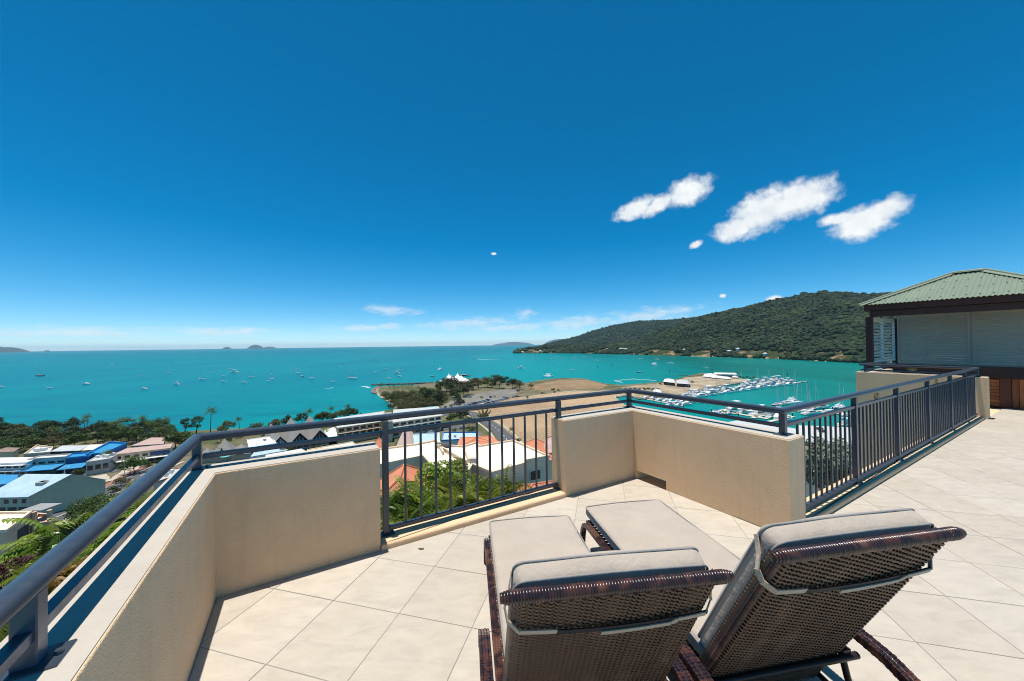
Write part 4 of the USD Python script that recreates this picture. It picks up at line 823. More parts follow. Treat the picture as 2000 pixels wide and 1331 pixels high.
for x, y in [(1388,729),(1392,729),(1440,737)]: plant('palm2', 'palm beside the white pavilion roofs at the marina spit', 'palm', spot(x, y), 'palms at the marina spit', .75)
# town and street trees
for x, y, k_, s_, lb in [(845,832,'green2',1.0,'green tree at the left end of the row behind the villa'),(857,838,'palm3',1.1,'young palm in the row of trees behind the villa'),(880,828,'green1',1.0,'bright green tree in the middle of the row behind the villa'),(897,824,'dark1',.95,'dark tree in the row behind the villa'),(905,822,'dark2',.9,'dark tree behind the darkest of the row'),(915,836,'green1',1.0,'green tree under the gold rail ornament'),(921,850,'green2',.7,'low green tree beside the curved road'),(888,845,'bush',.9,'round shrub in front of the row behind the villa'),(825,834,'dark1',.8,'dark tree beside the pale apartment balconies'),
        (1000,860,'palm2',.75,'palm beyond the villa parapet near the curved road'),(1012,866,'bush',1.0,'dark shrub right of the palm by the curved road'),(805,868,'palm2',.7,'palm in front of the pale blue roof'),(780,870,'bush',.9,'dark bush left of the palm by the pale blue roof'),(950,872,'palm3',.6,'small palm by the terracotta roof beyond the villa'),(922,868,'bush2',.6,'shrub by the terracotta roof beyond the villa'),
        (610,862,'palm3',.9,'palm before the left grey gable'),(640,858,'palm3',.9,'palm between the grey gables and the white canopy'),(652,856,'palm2',.55,'second palm beside the white canopy'),(668,856,'dark1',.6,'dark tree right of the white canopy'),(725,848,'green2',.75,'round green tree by the white umbrellas'),(560,888,'green2',.8,'green tree below the mid rail beside the white roof'),(612,884,'bush2',1.2,'planting on the roof terrace behind the parapet wall'),(628,881,'bush2',1.2,'shrub on the right of the roof terrace planting'),
        (448,862,'bush2',.9,'dry shrub behind the grey pyramid roof'),(207,916,'palm2',.85,'palm on the traffic island by the blue awning'),(210,920,'dark1',.6,'dark tree under the palm on the traffic island'),(254,928,'palm2',.7,'slim palm at the bend of the road'),(152,915,'palm3',.75,'yellowish palm in front of the blue awning'),(117,917,'palm3',.75,'left palm in front of the blue awning'),(88,922,'bush',1.5,'wide shrub at the foot of the blue awning'),(120,922,'bush',1.0,'smaller shrub below the blue awning'),(300,892,'green1',.75,'green tree in front of the red posted verandah'),(288,893,'olive2',.8,'yellow green tree left of the verandah'),
        (312,892,'green2',.7,'small green tree at the right of the verandah'),(108,984,'street',1.25,'yellowish street tree against the sage green shed wall'),(55,1000,'rust1',.85,'yellowish tree at the left corner of the sage green shed'),(262,925,'green2',1.2,'green tree on the corner where the handrail crosses the road'),(285,912,'bush',1.0,'shrub beside the handrail across the street'),(220,962,'bush',.9,'shrub on the roadside behind the handrail'),(236,950,'olive2',.7,'olive tree on the roadside behind the handrail'),(318,902,'bush',1.2,'shrub below the handrail corner'),
        (690,846,'olive2',.8,'olive tree right of the dark one on the resort street'),(705,842,'green2',.8,'green tree on the resort street left of the umbrellas'),(745,836,'olive2',.8,'olive tree against the lower balconies'),(650,846,'green2',.7,'green tree in front of the left resort balconies'),(500,846,'olive1',.9,'olive tree on the lawn above the white flat roof'),(485,850,'rust1',.8,'rusty tree on the lawn above the white flat roof'),(425,866,'rust1',.7,'rusty tree behind the steep pyramid roof'),(520,850,'green2',.9,'green tree on the lawn left of the grey gables'),(465,856,'olive2',.8,'olive shrubby tree on the lawn right of the pyramid roof'),(812,818,'olive1',.9,'olive tree at the foot of the right resort block'),(1578,900,'green2',.8,'green tree behind the first balusters under the salmon roof'),(1590,880,'green1',.7,'green tree behind the salmon roof by the marina'),(1680,880,'green2',.8,'green tree past the first tall post of the long railing'),(1740,872,'olive1',.8,'olive tree past the second tall post of the long railing'),(15,892,'dark1',.7,'dark tree left of the far shops'),(5,898,'dark2',.8,'dark tree at the left edge by the far shops'),(150,930,'bush',1.1,'low hedge plant behind the ridge of the green shed')]:
    plant(k_, lb, 'palm' if 'palm' in k_ else ('shrub' if 'bush' in k_ else 'tree'), spot(x, y), None, s_)
def hung(px, py, r, kind, label, cat, s_=1.0, group=None, topz=None):  # a plant whose crown shows here, r metres away, rooted where it stands
    a, e = azel(px, py); p = np.array([math.sin(a)*r, math.cos(a)*r, EYE+r*math.tan(e)]); h = {'cane1':4.9,'cane2':5.2,'cane3':4.1,'fan':3.5,'feather':4.2,'near_tree':4.0,'near_lime':3.3,'bronze':2.2,'purple':.8,'bush':1.4}[kind]*s_
    return plant(kind, label, cat, (p[0], p[1], p[2]-h), group, s_)

# ---------------------------------------------------------------- roads and pavements
M_ROAD = look('asphalt', (.085, .085, .085), .9, .2, .6); M_PAVE = look('pale_paving', (.42, .36, .28), .9, .12, .5); M_REDPAVE = look('red_paving', (.26, .12, .085), .9, .2, .5); M_LINE = look('road_paint', (.75, .75, .72), .7, .1, 2)
def strip(name, px, w, mat, lift=.10, shift=0.0, label=None, cat=None, kind='structure', z=None):
    P = np.array([spot(x, y)[:2] for x, y in px]); L = np.r_[0, np.cumsum(np.linalg.norm(np.diff(P, axis=0), axis=1))]; t = np.arange(0, L[-1], 1.5); from scipy.interpolate import CubicSpline
    c = CubicSpline(L, P, axis=0) if len(P) > 2 else None; p = c(t) if c else np.stack([np.interp(t, L, P[:, k]) for k in (0, 1)], 1); d = np.gradient(p, axis=0); d /= np.linalg.norm(d, axis=1, keepdims=True); nn = np.stack([-d[:, 1], d[:, 0]], 1)
    o = np.linspace(-.5, .5, 7)*w+shift; q_ = p[:, None]+o[None, :, None]*nn[:, None]; zz = surf(q_[..., 0].ravel(), q_[..., 1].ravel()).reshape(q_.shape[:2])+lift
    m = MB().add(*grid_mesh(np.concatenate([q_, zz[..., None]], -1))); tag(m.build(name, mat, smooth=True, raw=True), label, cat, kind=kind); return p, nn
def dashes(name, p, nn, w=.14, on=2, off=3, lift=.165, shift=0.0):
    m = MB()
    for i in range(0, len(p)-on, on+off):
        a, b = p[i]+nn[i]*shift, p[i+on]+nn[i+on]*shift; q_ = np.array([a-nn[i]*w, a+nn[i]*w, b+nn[i+on]*w, b-nn[i+on]*w]); m.add(np.c_[q_, surf(q_[:, 0], q_[:, 1])+lift], [(0,1,2,3)])
    tag(m.build(name, M_LINE, raw=True), kind='structure')
p_, n_ = strip('road', [(60,1035),(130,1003),(190,978),(240,950),(285,925),(335,903)], 8.5, M_ROAD, .14); dashes('road_marking', p_, n_, .10)
dashes('road_marking', p_, n_, .08, 40, 1, shift=3.9); dashes('road_marking', p_, n_, .08, 40, 1, shift=-3.9)
strip('pavement', [(60,1035),(130,1003),(190,978),(240,950),(285,925),(335,903)], 2.2, M_REDPAVE, .20, 5.9); strip('pavement', [(60,1035),(130,1003),(190,978),(240,950),(285,925),(335,903)], 1.6, M_PAVE, .20, -5.4)
strip('road', [(-60,945),(60,925),(160,921),(230,916),(300,902),(360,886)], 11, M_ROAD, .10); strip('road', [(190,930),(222,936),(250,922),(232,908)], 5, M_PAVE, .17)
p_, n_ = strip('road', [(858,812),(905,806),(950,824),(978,845),(1000,872),(1040,900)], 9, M_ROAD, .14); dashes('road_marking', p_, n_, .12)
strip('footpath', [(858,812),(905,806),(950,824),(978,845),(1000,872),(1040,900)], 1.4, M_PAVE, .2, 6.4); strip('footpath', [(858,812),(905,806),(950,824),(978,845),(1000,872),(1040,900)], 1.4, M_PAVE, .2, -6.4)
strip('footpath', [(870,806),(905,798),(985,781),(1080,769),(1150,764),(1205,771),(1245,788)], 3.0, M_PAVE, .22); strip('footpath', [(945,812),(1000,806),(1080,797),(1180,788)], 1.6, M_PAVE, .2)
strip('street', [(640,862),(690,852),(740,843),(830,838),(900,832)], 13, M_ROAD, .12); strip('pavement', [(655,852),(700,843),(738,838)], 9, M_PAVE, .2)
strip('pavement', [(400,905),(480,885),(560,872),(630,862)], 10, M_PAVE, .16)
strip('road', [(1490,985),(1560,962),(1625,940),(1700,915),(1800,880)], 7, M_ROAD, .14); strip('pavement', [(1490,985),(1560,962),(1625,940),(1700,915),(1800,880)], 2.0, M_PAVE, .2, 5.0)
strip('pavement', [(1560,885),(1620,880),(1700,872)], 6, M_PAVE, .2)

# ---------------------------------------------------------------- buildings
def cw(nm, c, **k): return look(nm, c, k.pop('rough', .7), k.pop('var', .08), k.pop('vscale', .5), **k)
BM = {n: cw('wall_'+n, c, stain=((c[0]*.55, c[1]*.5, c[2]*.45), .35, .6, .5, .75)) for n, c in dict(white=(.70,.69,.66), cream=(.72,.54,.37), grey=(.44,.39,.34), sage=(.34,.36,.27), pink=(.62,.37,.25), blue=(.05,.20,.46), paleblue=(.56,.62,.62), dark=(.06,.06,.065), brick=(.24,.11,.075), beige=(.60,.44,.28), navy=(.03,.06,.15), stone=(.36,.30,.23), salmon=(.52,.25,.17), ochre=(.46,.25,.08)).items()}
RM = {n: cw('roof_'+n, c, stain=((c[0]*.6, c[1]*.58, c[2]*.55), .4, .35, .45, .7), rough=r) for n, c, r in (('white',(.66,.655,.62),.5),('silver',(.52,.52,.50),.4),('pale',(.50,.505,.48),.5),('grey',(.26,.26,.25),.7),('shingle',(.215,.205,.19),.85),('brown',(.25,.18,.14),.8),('cream',(.72,.64,.52),.8),('blue',(.03,.24,.46),.5),('sky',(.42,.55,.63),.4),('pinkish',(.42,.30,.255),.8),('aqua',(.10,.42,.40),.5),('terracotta',(.56,.20,.105),.75))}
M_GLASS = look('window_glass', (.018, .022, .028), .08, .2, 2, spec=.6)
def zmin(poly): return float(min(sf(x, y) for x, y in poly))
class Building:
    def __init__(s, name, label, cat, px, zr, group=None, world=None):
        P = np.array([at(x, y, zr)[:2] for x, y in px]) if world is None else np.array(world)
        if Polygon(P).exterior.is_ccw is False: P = P[::-1]; s.rev = True
        else: s.rev = False
        s.P, s.zr, s.n = P, zr, len(P); s.zg = zmin(P)-.6; s.o = np.array([*P.mean(0), s.zg]); s.t = thing(name, label, cat, s.o, 0, group)
    def put(s, mb, name, mat, parent=None, **k): mb.v = [v-s.o for v in mb.v]; return mb.build(name, mat, parent or s.t, **k)
    def edge(s, i):                                               # i counts along the corners as they were given
        i = (s.n-2-i) % s.n if s.rev else i; a, b = s.P[i], s.P[(i+1) % s.n]; d = (b-a)/np.linalg.norm(b-a); n_ = np.array([d[1], -d[0]]); return (b, a, -d, n_) if s.rev else (a, b, d, n_)
    def walls(s, mat, top=None): s.body = s.put(MB().prism(Polygon(s.P), s.zg, s.zr if top is None else top), 'wall', mat); return s
    def flat_roof(s, mat, parapet=0.0, pm=None, th=.22, over=.25):
        if parapet: 
            s.put(MB().prism(Polygon(s.P).buffer(-.3, join_style=2), s.zr+.004, s.zr+.03), 'roof', mat)
            s.put(MB().prism(Polygon(s.P).buffer(.03, join_style=2).difference(Polygon(s.P).buffer(-.28, join_style=2)), s.zr+.004, s.zr+parapet), 'parapet', pm)
        else: s.put(MB().prism(Polygon(s.P).buffer(over, join_style=2), s.zr+.004, s.zr+th), 'roof', mat)
        return s
    def windows(s, i, n, z0, z1, frac=.6, lo=0.0, hi=1.0, mat=None, frame=None, name='window'):
        a, b, d, nn = s.edge(i); L = np.linalg.norm(b-a); w = L*(hi-lo)/n
        for k in range(n):
            c = a+d*(L*lo+w*(k+.5)); ww = w*frac
            m = MB().bar((*(c-d*ww/2+nn*.01), s.zr-(z0+z1)/2), (*(c+d*ww/2+nn*.01), s.zr-(z0+z1)/2), .14, abs(z1-z0)); f_ = s.put(m, name, frame or BM['dark'])
            m = MB().bar((*(c-d*ww*.46+nn*.085), s.zr-(z0+z1)/2), (*(c+d*ww*.46+nn*.085), s.zr-(z0+z1)/2), .02, abs(z1-z0)*.88); s.put(m, 'pane', mat or M_GLASS, f_)
        return s
    def slab(s, i, z, out, th, mat, name='awning', lo=0.0, hi=1.0, drop=0.0):
        a, b, d, nn = s.edge(i); L = np.linalg.norm(b-a); p, q_ = a+d*L*lo, a+d*L*hi; z = s.zr-z
        v = [(*(p+nn*.02), z), (*(q_+nn*.02), z), (*(q_+nn*out), z-drop), (*(p+nn*out), z-drop)]; v = np.array(v+[(x, y, zz-th) for x, y, zz in v])
        s.put(MB().add(v, [(0,1,2,3),(7,6,5,4),(0,4,5,1),(1,5,6,2),(2,6,7,3),(3,7,4,0)]), name, mat); return s
    def posts(s, i, n, out, z, mat, r=.09, lo=0, hi=1):
        a, b, d, nn = s.edge(i); L = np.linalg.norm(b-a)
        for k in range(n):
            c = a+d*L*(lo+(hi-lo)*k/(n-1))+nn*out; s.put(MB().tube([(*c, s.zg), (*c, s.zr-z)], r, 6), 'post', mat)
        return s
    def gable(s, mat, rise, axis=0, over=.4, at_=.5):             # ridge parallel to edge `axis`
        k = axis % 4; idx = [(s.n-1-j) % s.n if s.rev else j for j in range(4)]; c = [s.P[j] for j in idx]; A, B, C_2, D = c[k], c[(k+1) % 4], c[(k+2) % 4], c[(k+3) % 4]
        r1, r2 = B+(C_2-B)*at_, A+(D-A)*at_; z0, z1 = s.zr, s.zr+rise
        [s.put(MB().add([(*p, z0), (*q_, z0), (*r_, z1)], [(0,1,2)]), 'gable_wall', s.wm if hasattr(s, 'wm') else BM['white']) for p, q_, r_ in ((B, C_2, r1), (D, A, r2))]
        for e0, e1, q0, q1 in ((A, B, r1, r2), (C_2, D, r2, r1)):
            dx = (e1-e0)/np.linalg.norm(e1-e0)*over; dn = (e0-q1); dn = dn/np.linalg.norm(dn)*over; sl = rise/np.linalg.norm(e0-q1)*over
            v = np.array([(*(e0-dx+dn), z0-sl+.05), (*(e1+dx+dn), z0-sl+.05), (*(q0+dx), z1+.05), (*(q1-dx), z1+.05)]); v = np.vstack([v, v+[0,0,.12]])
            s.put(MB().add(v, [(3,2,1,0),(4,5,6,7),(0,1,5,4),(1,2,6,5),(2,3,7,6),(3,0,4,7)]), 'roof', mat)
        return s
    def hip(s, mat, rise, over=.5, courses=0, pull=.5):           # hipped roof laid in courses
        P = s.P+0.0; c = P.mean(0); P = c+(P-c)*(1+over/np.linalg.norm(P-c, axis=1, keepdims=True)); L1, L2 = np.linalg.norm(P[1]-P[0]), np.linalg.norm(P[2]-P[1])
        if L1 > L2: k = 0
        else: k = 1
        A, B, C_2, D = (P[(k+j) % 4] for j in range(4)); m1, m2 = (B+C_2)/2, (D+A)/2; h = min(1.0, np.linalg.norm(C_2-B)/np.linalg.norm(m1-m2))*pull; R1, R2 = m1+(m2-m1)*h, m2+(m1-m2)*h; z0, z1 = s.zr+.02, s.zr+rise
        for q_ in ((A, B, R1, R2), (C_2, D, R2, R1), (B, C_2, R1, R1), (D, A, R2, R2)):
            e = [np.array([*x, z]) for x, z in zip(q_, (z0, z0, z1, z1))]; nc = max(1, courses)
            for j in range(nc):
                t0, t1 = j/nc, min(1, (j+1.12)/nc); a, b = e[0]+(e[3]-e[0])*t0, e[1]+(e[2]-e[1])*t0; a2, b2 = e[0]+(e[3]-e[0])*t1, e[1]+(e[2]-e[1])*t1; up = np.array([0, 0, .05 if courses else .1])
                if courses:
                    L_ = np.linalg.norm(b-a); nn_ = max(2, int(L_/.3)); w = np.linspace(0, 1, nn_*4+1)[:, None]; wave = np.zeros((len(w), 3)); wave[:, 2] = .022*np.cos(np.arange(len(w))*math.pi/2)
                    lo_, hi_ = a+(b-a)*w+up*1.5+wave, a2+(b2-a2)*w+up*.2+wave; base = a+(b-a)*w; kk = np.arange(len(w)-1); n0 = len(w)
                    s.put(MB().add(np.vstack([lo_, hi_, base]), np.vstack([np.stack([kk, kk+1, n0+kk+1, n0+kk], 1), np.stack([2*n0+kk, 2*n0+kk+1, kk+1, kk], 1)])), 'tile_course', mat, smooth=60, raw=True)
                else: s.put(MB().add([a+up, b+up, b2+up, a2+up, a, b], [(0,1,2,3),(4,5,1,0)]), 'roof', mat)
        for p, q_ in ((A, R2), (B, R1), (C_2, R1), (D, R2), (R1, R2)):
            za, zb = (z1, z1) if p is R1 else (z0, z1)
            if np.linalg.norm(p-q_) > .2: s.put(MB().tube([(*p, za+.08), (*q_, zb+.08)], .11, 6), 'ridge', mat)
        return s
    def units(s, spots, mat=None, sz=(1.2, .9, .9)):              # air conditioning boxes on the roof
        for fx, fy in spots:
            c = s.P[0]*(1-fx)*(1-fy)+s.P[1]*fx*(1-fy)+s.P[2]*fx*fy+s.P[3]*(1-fx)*fy; s.put(MB().box((*c, s.zr+.25+sz[2]/2), sz, ch=.06), 'roof_unit', mat or BM['white'])
        return s
def B(name, label, px, zr, cat='building', **k): return Building(name, label, cat, px, zr, **k)
# left hand shops
B('shop', 'white shop with two long balconies at the left edge of the street', [(-60,908),(52,904),(78,894),(-30,896)], -44.6).walls(BM['white']).flat_roof(RM['white']).windows(0, 8, 1.0, 2.0, .7).slab(0, .6, 1.6, .25, BM['white'], 'balcony').slab(0, 2.7, 2.0, .25, BM['white'], 'balcony').windows(0, 8, 3.0, 4.6, .8)
b = B('shop', 'grey shop with dark upper windows behind the long bright blue awning', [(54,899),(128,894),(140,888),(78,892)], -44.4); b.walls(BM['grey']).flat_roof(RM['white'], .5, BM['grey']).windows(0, 4, 1.2, 2.0, .7).windows(0, 6, 3.6, 5.2, .85).slab(0, 2.5, 5.5, .25, RM['blue'], 'awning', drop=.7)
b = B('shop', 'shop under the deep blue barrel canopy in the middle of the street', [(128,897),(176,892),(184,885),(140,888)], -44.6); b.walls(BM['navy']).flat_roof(RM['blue'], .6, RM['blue']).slab(0, 2.3, 5.5, .25, RM['blue'], 'awning', drop=.7).windows(0, 4, 3.4, 5.0, .8)
B('shop', 'long stepped shop with a bright blue roof climbing to a blue gable wall', [(168,891),(205,888),(248,868),(214,866),(190,878)], -44.8).walls(BM['blue']).flat_roof(RM['blue'], .9, RM['blue'])
B('shop', 'dark walled shop with a broad silver metal roof behind the others', [(100,883),(158,881),(172,871),(122,872)], -45.0).walls(BM['dark']).flat_roof(RM['silver']).windows(0, 6, .8, 2.4, .7, frame=BM['grey'])
B('shop', 'shop with a plain beige roof left of the blue roof', [(158,881),(200,878),(222,869),(176,870)], -45.0).walls(BM['beige']).flat_roof(RM['cream'])
B('shop', 'cream and pale green stepped building in front of the tree belt', [(46,890),(98,886),(104,876),(72,872)], -45.2).walls(BM['beige']).flat_roof(RM['white'], .8, BM['cream']).units([(.4,.4),(.6,.5)], sz=(2.4,1.8,1.2)).windows(0, 4, 1.2, 2.2, .5)
B('shop', 'shop with a grey roof crowded with air conditioning boxes', [(168,904),(214,897),(236,886),(196,888)], -45.0).walls(BM['grey']).flat_roof(RM['silver'], .3, BM['grey']).units([(.2,.5),(.35,.7),(.5,.5),(.7,.4),(.8,.7)]).windows(0, 3, 1.5, 3.5, .7)
B('shop', 'long shop with salmon fascia, dark openings and a navy signboard over red posts', [(222,889),(332,876),(336,868),(248,877)], -44.8).walls(BM['beige']).flat_roof(RM['pinkish']).windows(0, 4, 1.0, 2.1, .6, hi=.62).windows(0, 1, .6, 2.4, .98, .63, 1.0, mat=BM['navy'], name='signboard').slab(0, 2.8, 2.6, .2, BM['white'], 'verandah_roof').posts(0, 9, 2.4, 3.0, BM['brick']).windows(0, 7, 3.3, 4.9, .7)
B('shop', 'building with a wide pinkish brown roof behind the salmon fascia', [(256,872),(318,868),(322,856),(296,856)], -45.0).walls(BM['beige']).flat_roof(RM['pinkish'])
B('house', 'small house with a brown roof beside the trees at the left edge', [(-12,884),(26,883),(36,876),(4,876)], -46.0, 'house').walls(BM['beige']).hip(RM['brown'], 1.2)
b = B('shed', 'large sage green shed with a pale metal gable roof beside the road', [(-30,972),(56,970),(206,938),(118,936)], -43.4); b.wm = BM['sage']; b.walls(BM['sage']).gable(RM['sky'], 4.2, 0, .35, .52).windows(0, 5, .6, 2.2, .62, frame=BM['white']).windows(0, 4, 3.2, 5.6, .8, frame=BM['dark'])
for f_ in (.38, .46, .52): 
    c = b.P[0]*0+np.array(at(62+f_*50, 952-f_*10, b.zr+2.0)[:2]); b.put(MB().box((*c, b.zr+2.6), (2.2, 1.5, 1.1), ch=.08), 'roof_unit', BM['grey'])
b = B('house', 'low building with a bright blue roof and a painted wall at the left edge', [(-40,950),(30,944),(34,930),(-20,926)], -46.2, 'house'); b.wm = BM['blue']; b.walls(BM['blue']).gable(RM['blue'], 1.6, 0)
b = B('house', 'flat roofed dusty pink house with one dark window near the palms', [(-70,1046),(13,1040),(62,1003),(-20,1004)], -21.8, 'house'); b.walls(BM['pink']).flat_roof(RM['cream'], .35, BM['cream']).windows(1, 1, .9, 2.7, .9, .38, .86)
b2 = B('balcony_wing', 'low pink balcony wing with pillars beside the pink house', [(62,1030),(92,1026),(98,1010),(70,1008)], -23.6, 'building'); b2.walls(BM['pink']).flat_roof(RM['cream'], .5, BM['pink']).posts(0, 2, -.4, -2.0, BM['pink'], .28); b2.put(MB().box((*b2.P.mean(0), b2.zr+2.05), (3.2, 2.4, .12)), 'pergola', RM['grey'])
B('house', 'house with ochre walls and a pale roof terrace seen below the handrail', [(222,1030),(262,1022),(282,990),(238,998)], -27.0, 'house').walls(BM['ochre']).flat_roof(RM['cream'], .3, BM['ochre'])
B('house', 'house with a dark red fascia below the handrail', [(300,945),(345,930),(352,915),(318,922)], -37.0, 'house').walls(BM['grey']).flat_roof(RM['silver'], .3, BM['brick']).units([(.4,.4),(.6,.6)])
# resort and street in the middle
def pyramid(label, px, zr, rise):
    b = B('shingle_pavilion', label, px, zr); b.walls(BM['stone'], b.zr); c = b.P.mean(0)
    for i in range(4): p, q_ = b.P[i], b.P[(i+1) % 4]; b.put(MB().add([(*(c+(p-c)*1.1), zr-.3), (*(c+(q_-c)*1.1), zr-.3), (*c, zr+rise)], [(0,1,2)]), 'roof', RM['shingle'])
    a, bb_, d, nn = b.edge(0); m = (a+bb_)/2; b.put(MB().add([(*(m-d*1.5+nn*.6), zr-.4), (*(m+d*1.5+nn*.6), zr-.4), (*(m+nn*.2), zr+rise*.55)], [(0,1,2)]), 'gablet', BM['dark']); return b
pyramid('steep grey shingled pyramid roof just right of the corner post', [(412,889),(455,886),(462,874),(424,876)], -46.8, 5.6)
pyramid('low grey shingled roof right of the steep pyramid', [(452,888),(486,884),(488,873),(458,875)], -47.0, 3.0); pyramid('small grey shingled roof left of the steep pyramid behind the corner post', [(388,893),(413,891),(420,880),(398,881)], -47.4, 2.6)
B('shop', 'white flat roofed shop with pale blue walls below the handrail', [(486,876),(540,867),(530,853),(482,860)], -45.2).walls(BM['paleblue']).flat_roof(RM['white'], .35, BM['white']).windows(1, 4, 1.2, 2.6, .6).windows(0, 3, 1.2, 2.6, .5).units([(.65,.55)], BM['grey'])
B('shop', 'low pale blue building in front of the white flat roof', [(490,893),(562,880),(548,872),(500,880)], -47.6).walls(BM['paleblue']).flat_roof(RM['sky'], .2, BM['white'])
B('shop', 'building with a long plain white roof just above the parapet wall', [(520,902),(602,886),(588,878),(520,890)], -44.0).walls(BM['cream']).flat_roof(RM['white'])
B('apartments', 'cream roof terrace with planter boxes just beyond the parapet wall', [(600,894),(700,874),(688,864),(600,880)], -41.5, 'building').walls(BM['cream']).flat_roof(RM['cream'], .4, BM['cream']).units([(.2,.5),(.3,.5)], BM['beige'], (2.2,1.2,.8))
def aframe(label, front, back, apex_f, apex_b, zf, zb):           # steep shingled gable wing that rises to a prow at the sea end
    b = B('gabled_wing', label, [front[0], front[1], back[1], back[0]], zf, 'building', group=None); b.walls(BM['stone']); s0, s1 = b.edge(0)[0], b.edge(0)[1]; t1, t0 = b.edge(2)[0], b.edge(2)[1]
    rf, rb = (s0+s1)/2+b.edge(0)[3]*.9, (t0+t1)/2+b.edge(2)[3]*3.0; ex = 1.2
    for e0, e1, sg in ((s0, t0, -1), (s1, t1, 1)):
        o = (s1-s0)/np.linalg.norm(s1-s0)*sg*.7; v = np.array([(*(e0+o+b.edge(0)[3]*.6), zf-.6), (*(e1+o+b.edge(2)[3]*.6), zf-.6), (*rb, zb), (*rf, zf+apex_f)]); b.put(MB().add(np.vstack([v, v-[0,0,.25]]), [(0,1,2,3),(4,7,6,5),(0,3,7,4),(0,4,5,1),(1,5,6,2)]), 'roof', RM['shingle'])
    m = (s0+s1)/2; d = (s1-s0)/2; nn = b.edge(0)[3]
    b.put(MB().add([(*(m-d*.8+nn*.12), zf-.2), (*(m+d*.8+nn*.12), zf-.2), (*(m+nn*.3), zf+apex_f*.78)], [(0,1,2)]), 'gable_glazing', M_GLASS)
    for f_ in (-.35, 0, .35): b.put(MB().bar((*(m+d*f_+nn*.2), zf-.3), (*(m+d*f_+nn*.2), zf+apex_f*(.75-abs(f_)*.9)), .12, .12, up=(1,0,0)), 'gable_mullion', BM['white'])
    b.windows(0, 3, 1.2, 2.6, .8); return b
aframe('grey shingled gabled resort wing, the left one with its glazed gable below the handrail', ((566,868),(604,862)), ((548,846),(586,842)), 5.2, 0, -46.6, -38.8)
aframe('grey shingled gabled resort wing in the middle with its glazed gable beside the white canopy', ((606,862),(642,856)), ((586,842),(622,838)), 5.2, 0, -46.6, -38.8)
aframe('grey shingled gabled resort wing farthest left, only its sharp peak above the handrail', ((530,872),(566,868)), ((520,852),(548,846)), 4.6, 0, -47.2, -41.2)
b = B('resort_block', 'long cream resort block with balconies under a white roof, left part', [(660,836),(742,824),(750,804),(655,818)], -41.6, 'building'); b.walls(BM['beige']).hip(RM['pale'], 2.8, .8).windows(0, 6, .8, 2.4, .72, frame=BM['brick']).slab(0, 2.9, 1.6, .2, BM['cream'], 'balcony').windows(0, 6, 3.6, 5.2, .72, frame=BM['brick']).units([(.25,1.05),(.5,1.0)], BM['dark'], (.7,.7,1.2))
b = B('resort_block', 'long cream resort block with balconies under a white roof, right part', [(766,826),(862,812),(856,795),(770,801)], -41.6, 'building'); b.walls(BM['cream']).hip(RM['pale'], 2.4, .8).windows(0, 7, .8, 2.2, .75, frame=BM['stone']).slab(0, 2.6, 1.5, .2, BM['white'], 'balcony').windows(0, 7, 3.4, 5.0, .75, frame=BM['stone']).slab(0, 5.4, 1.5, .2, BM['white'], 'balcony').windows(0, 7, 6.0, 7.6, .75, frame=BM['stone'])
b = B('plant_tower', 'square beige tower topped with silver plant between the two white roofs', [(748,826),(766,824),(764,806),(750,807)], -39.6, 'building'); b.walls(BM['beige']).flat_roof(RM['grey'])
for k_ in range(6): c = b.P[0]+(b.P[1]-b.P[0])*(.15+.14*k_)+(b.P[3]-b.P[0])*.3; b.put(MB().tube([(*c, b.zr), (*c, b.zr+1.5)], .7, 8), 'plant_unit', RM['silver'])
B('shelter', 'dark green roofed shelter at the end of the white resort roof', [(834,802),(858,799),(854,794),(834,796)], -47.5, 'building').walls(BM['dark']).hip(RM['aqua'], .8)
b = B('canopy', 'white hipped canopy right of the grey gables', [(638,858),(676,852),(664,838),(634,842)], -47.6, 'canopy'); b.hip(RM['white'], 2.2).posts(0, 3, -.3, .05, BM['white']).posts(2, 3, -.3, .05, BM['white'])
B('canopy', 'white flat canopy in front of the apartment balconies', [(726,842),(756,838),(752,830),(730,832)], -48.0, 'canopy').hip(RM['white'], 1.4).posts(0, 2, -.3, .05, BM['white']).posts(2, 2, -.3, .05, BM['white'])
def umbrella(px, py, label, mat, s_=1.0, grp=None, lift=0.0):
    p = spot(px, py)+[0,0,lift]; t_ = thing('market_umbrella', label, 'umbrella', p, 0, grp); MB().tube([(0,0,0), (0,0,2.5*s_)], .04, 6).build('pole', BM['white'], t_); a = np.arange(8)*math.pi/4
    MB().add(np.vstack([np.c_[1.7*s_*np.cos(a), 1.7*s_*np.sin(a), np.full(8, 2.15*s_)], [[0,0,2.75*s_]]]), [(i, (i+1) % 8, 8) for i in range(8)]).build('canopy', mat, t_)
for x, y in [(700,852),(708,850),(716,849),(722,848),(768,842),(776,842),(783,840),(790,838)]: umbrella(x, y, 'white market umbrella on the street below the resort', RM['white'], 1.1, 'white umbrellas on the street')
umbrella(441, 903, 'mint green umbrella at the foot of the grey pyramid roofs', RM['aqua'], 1.3)
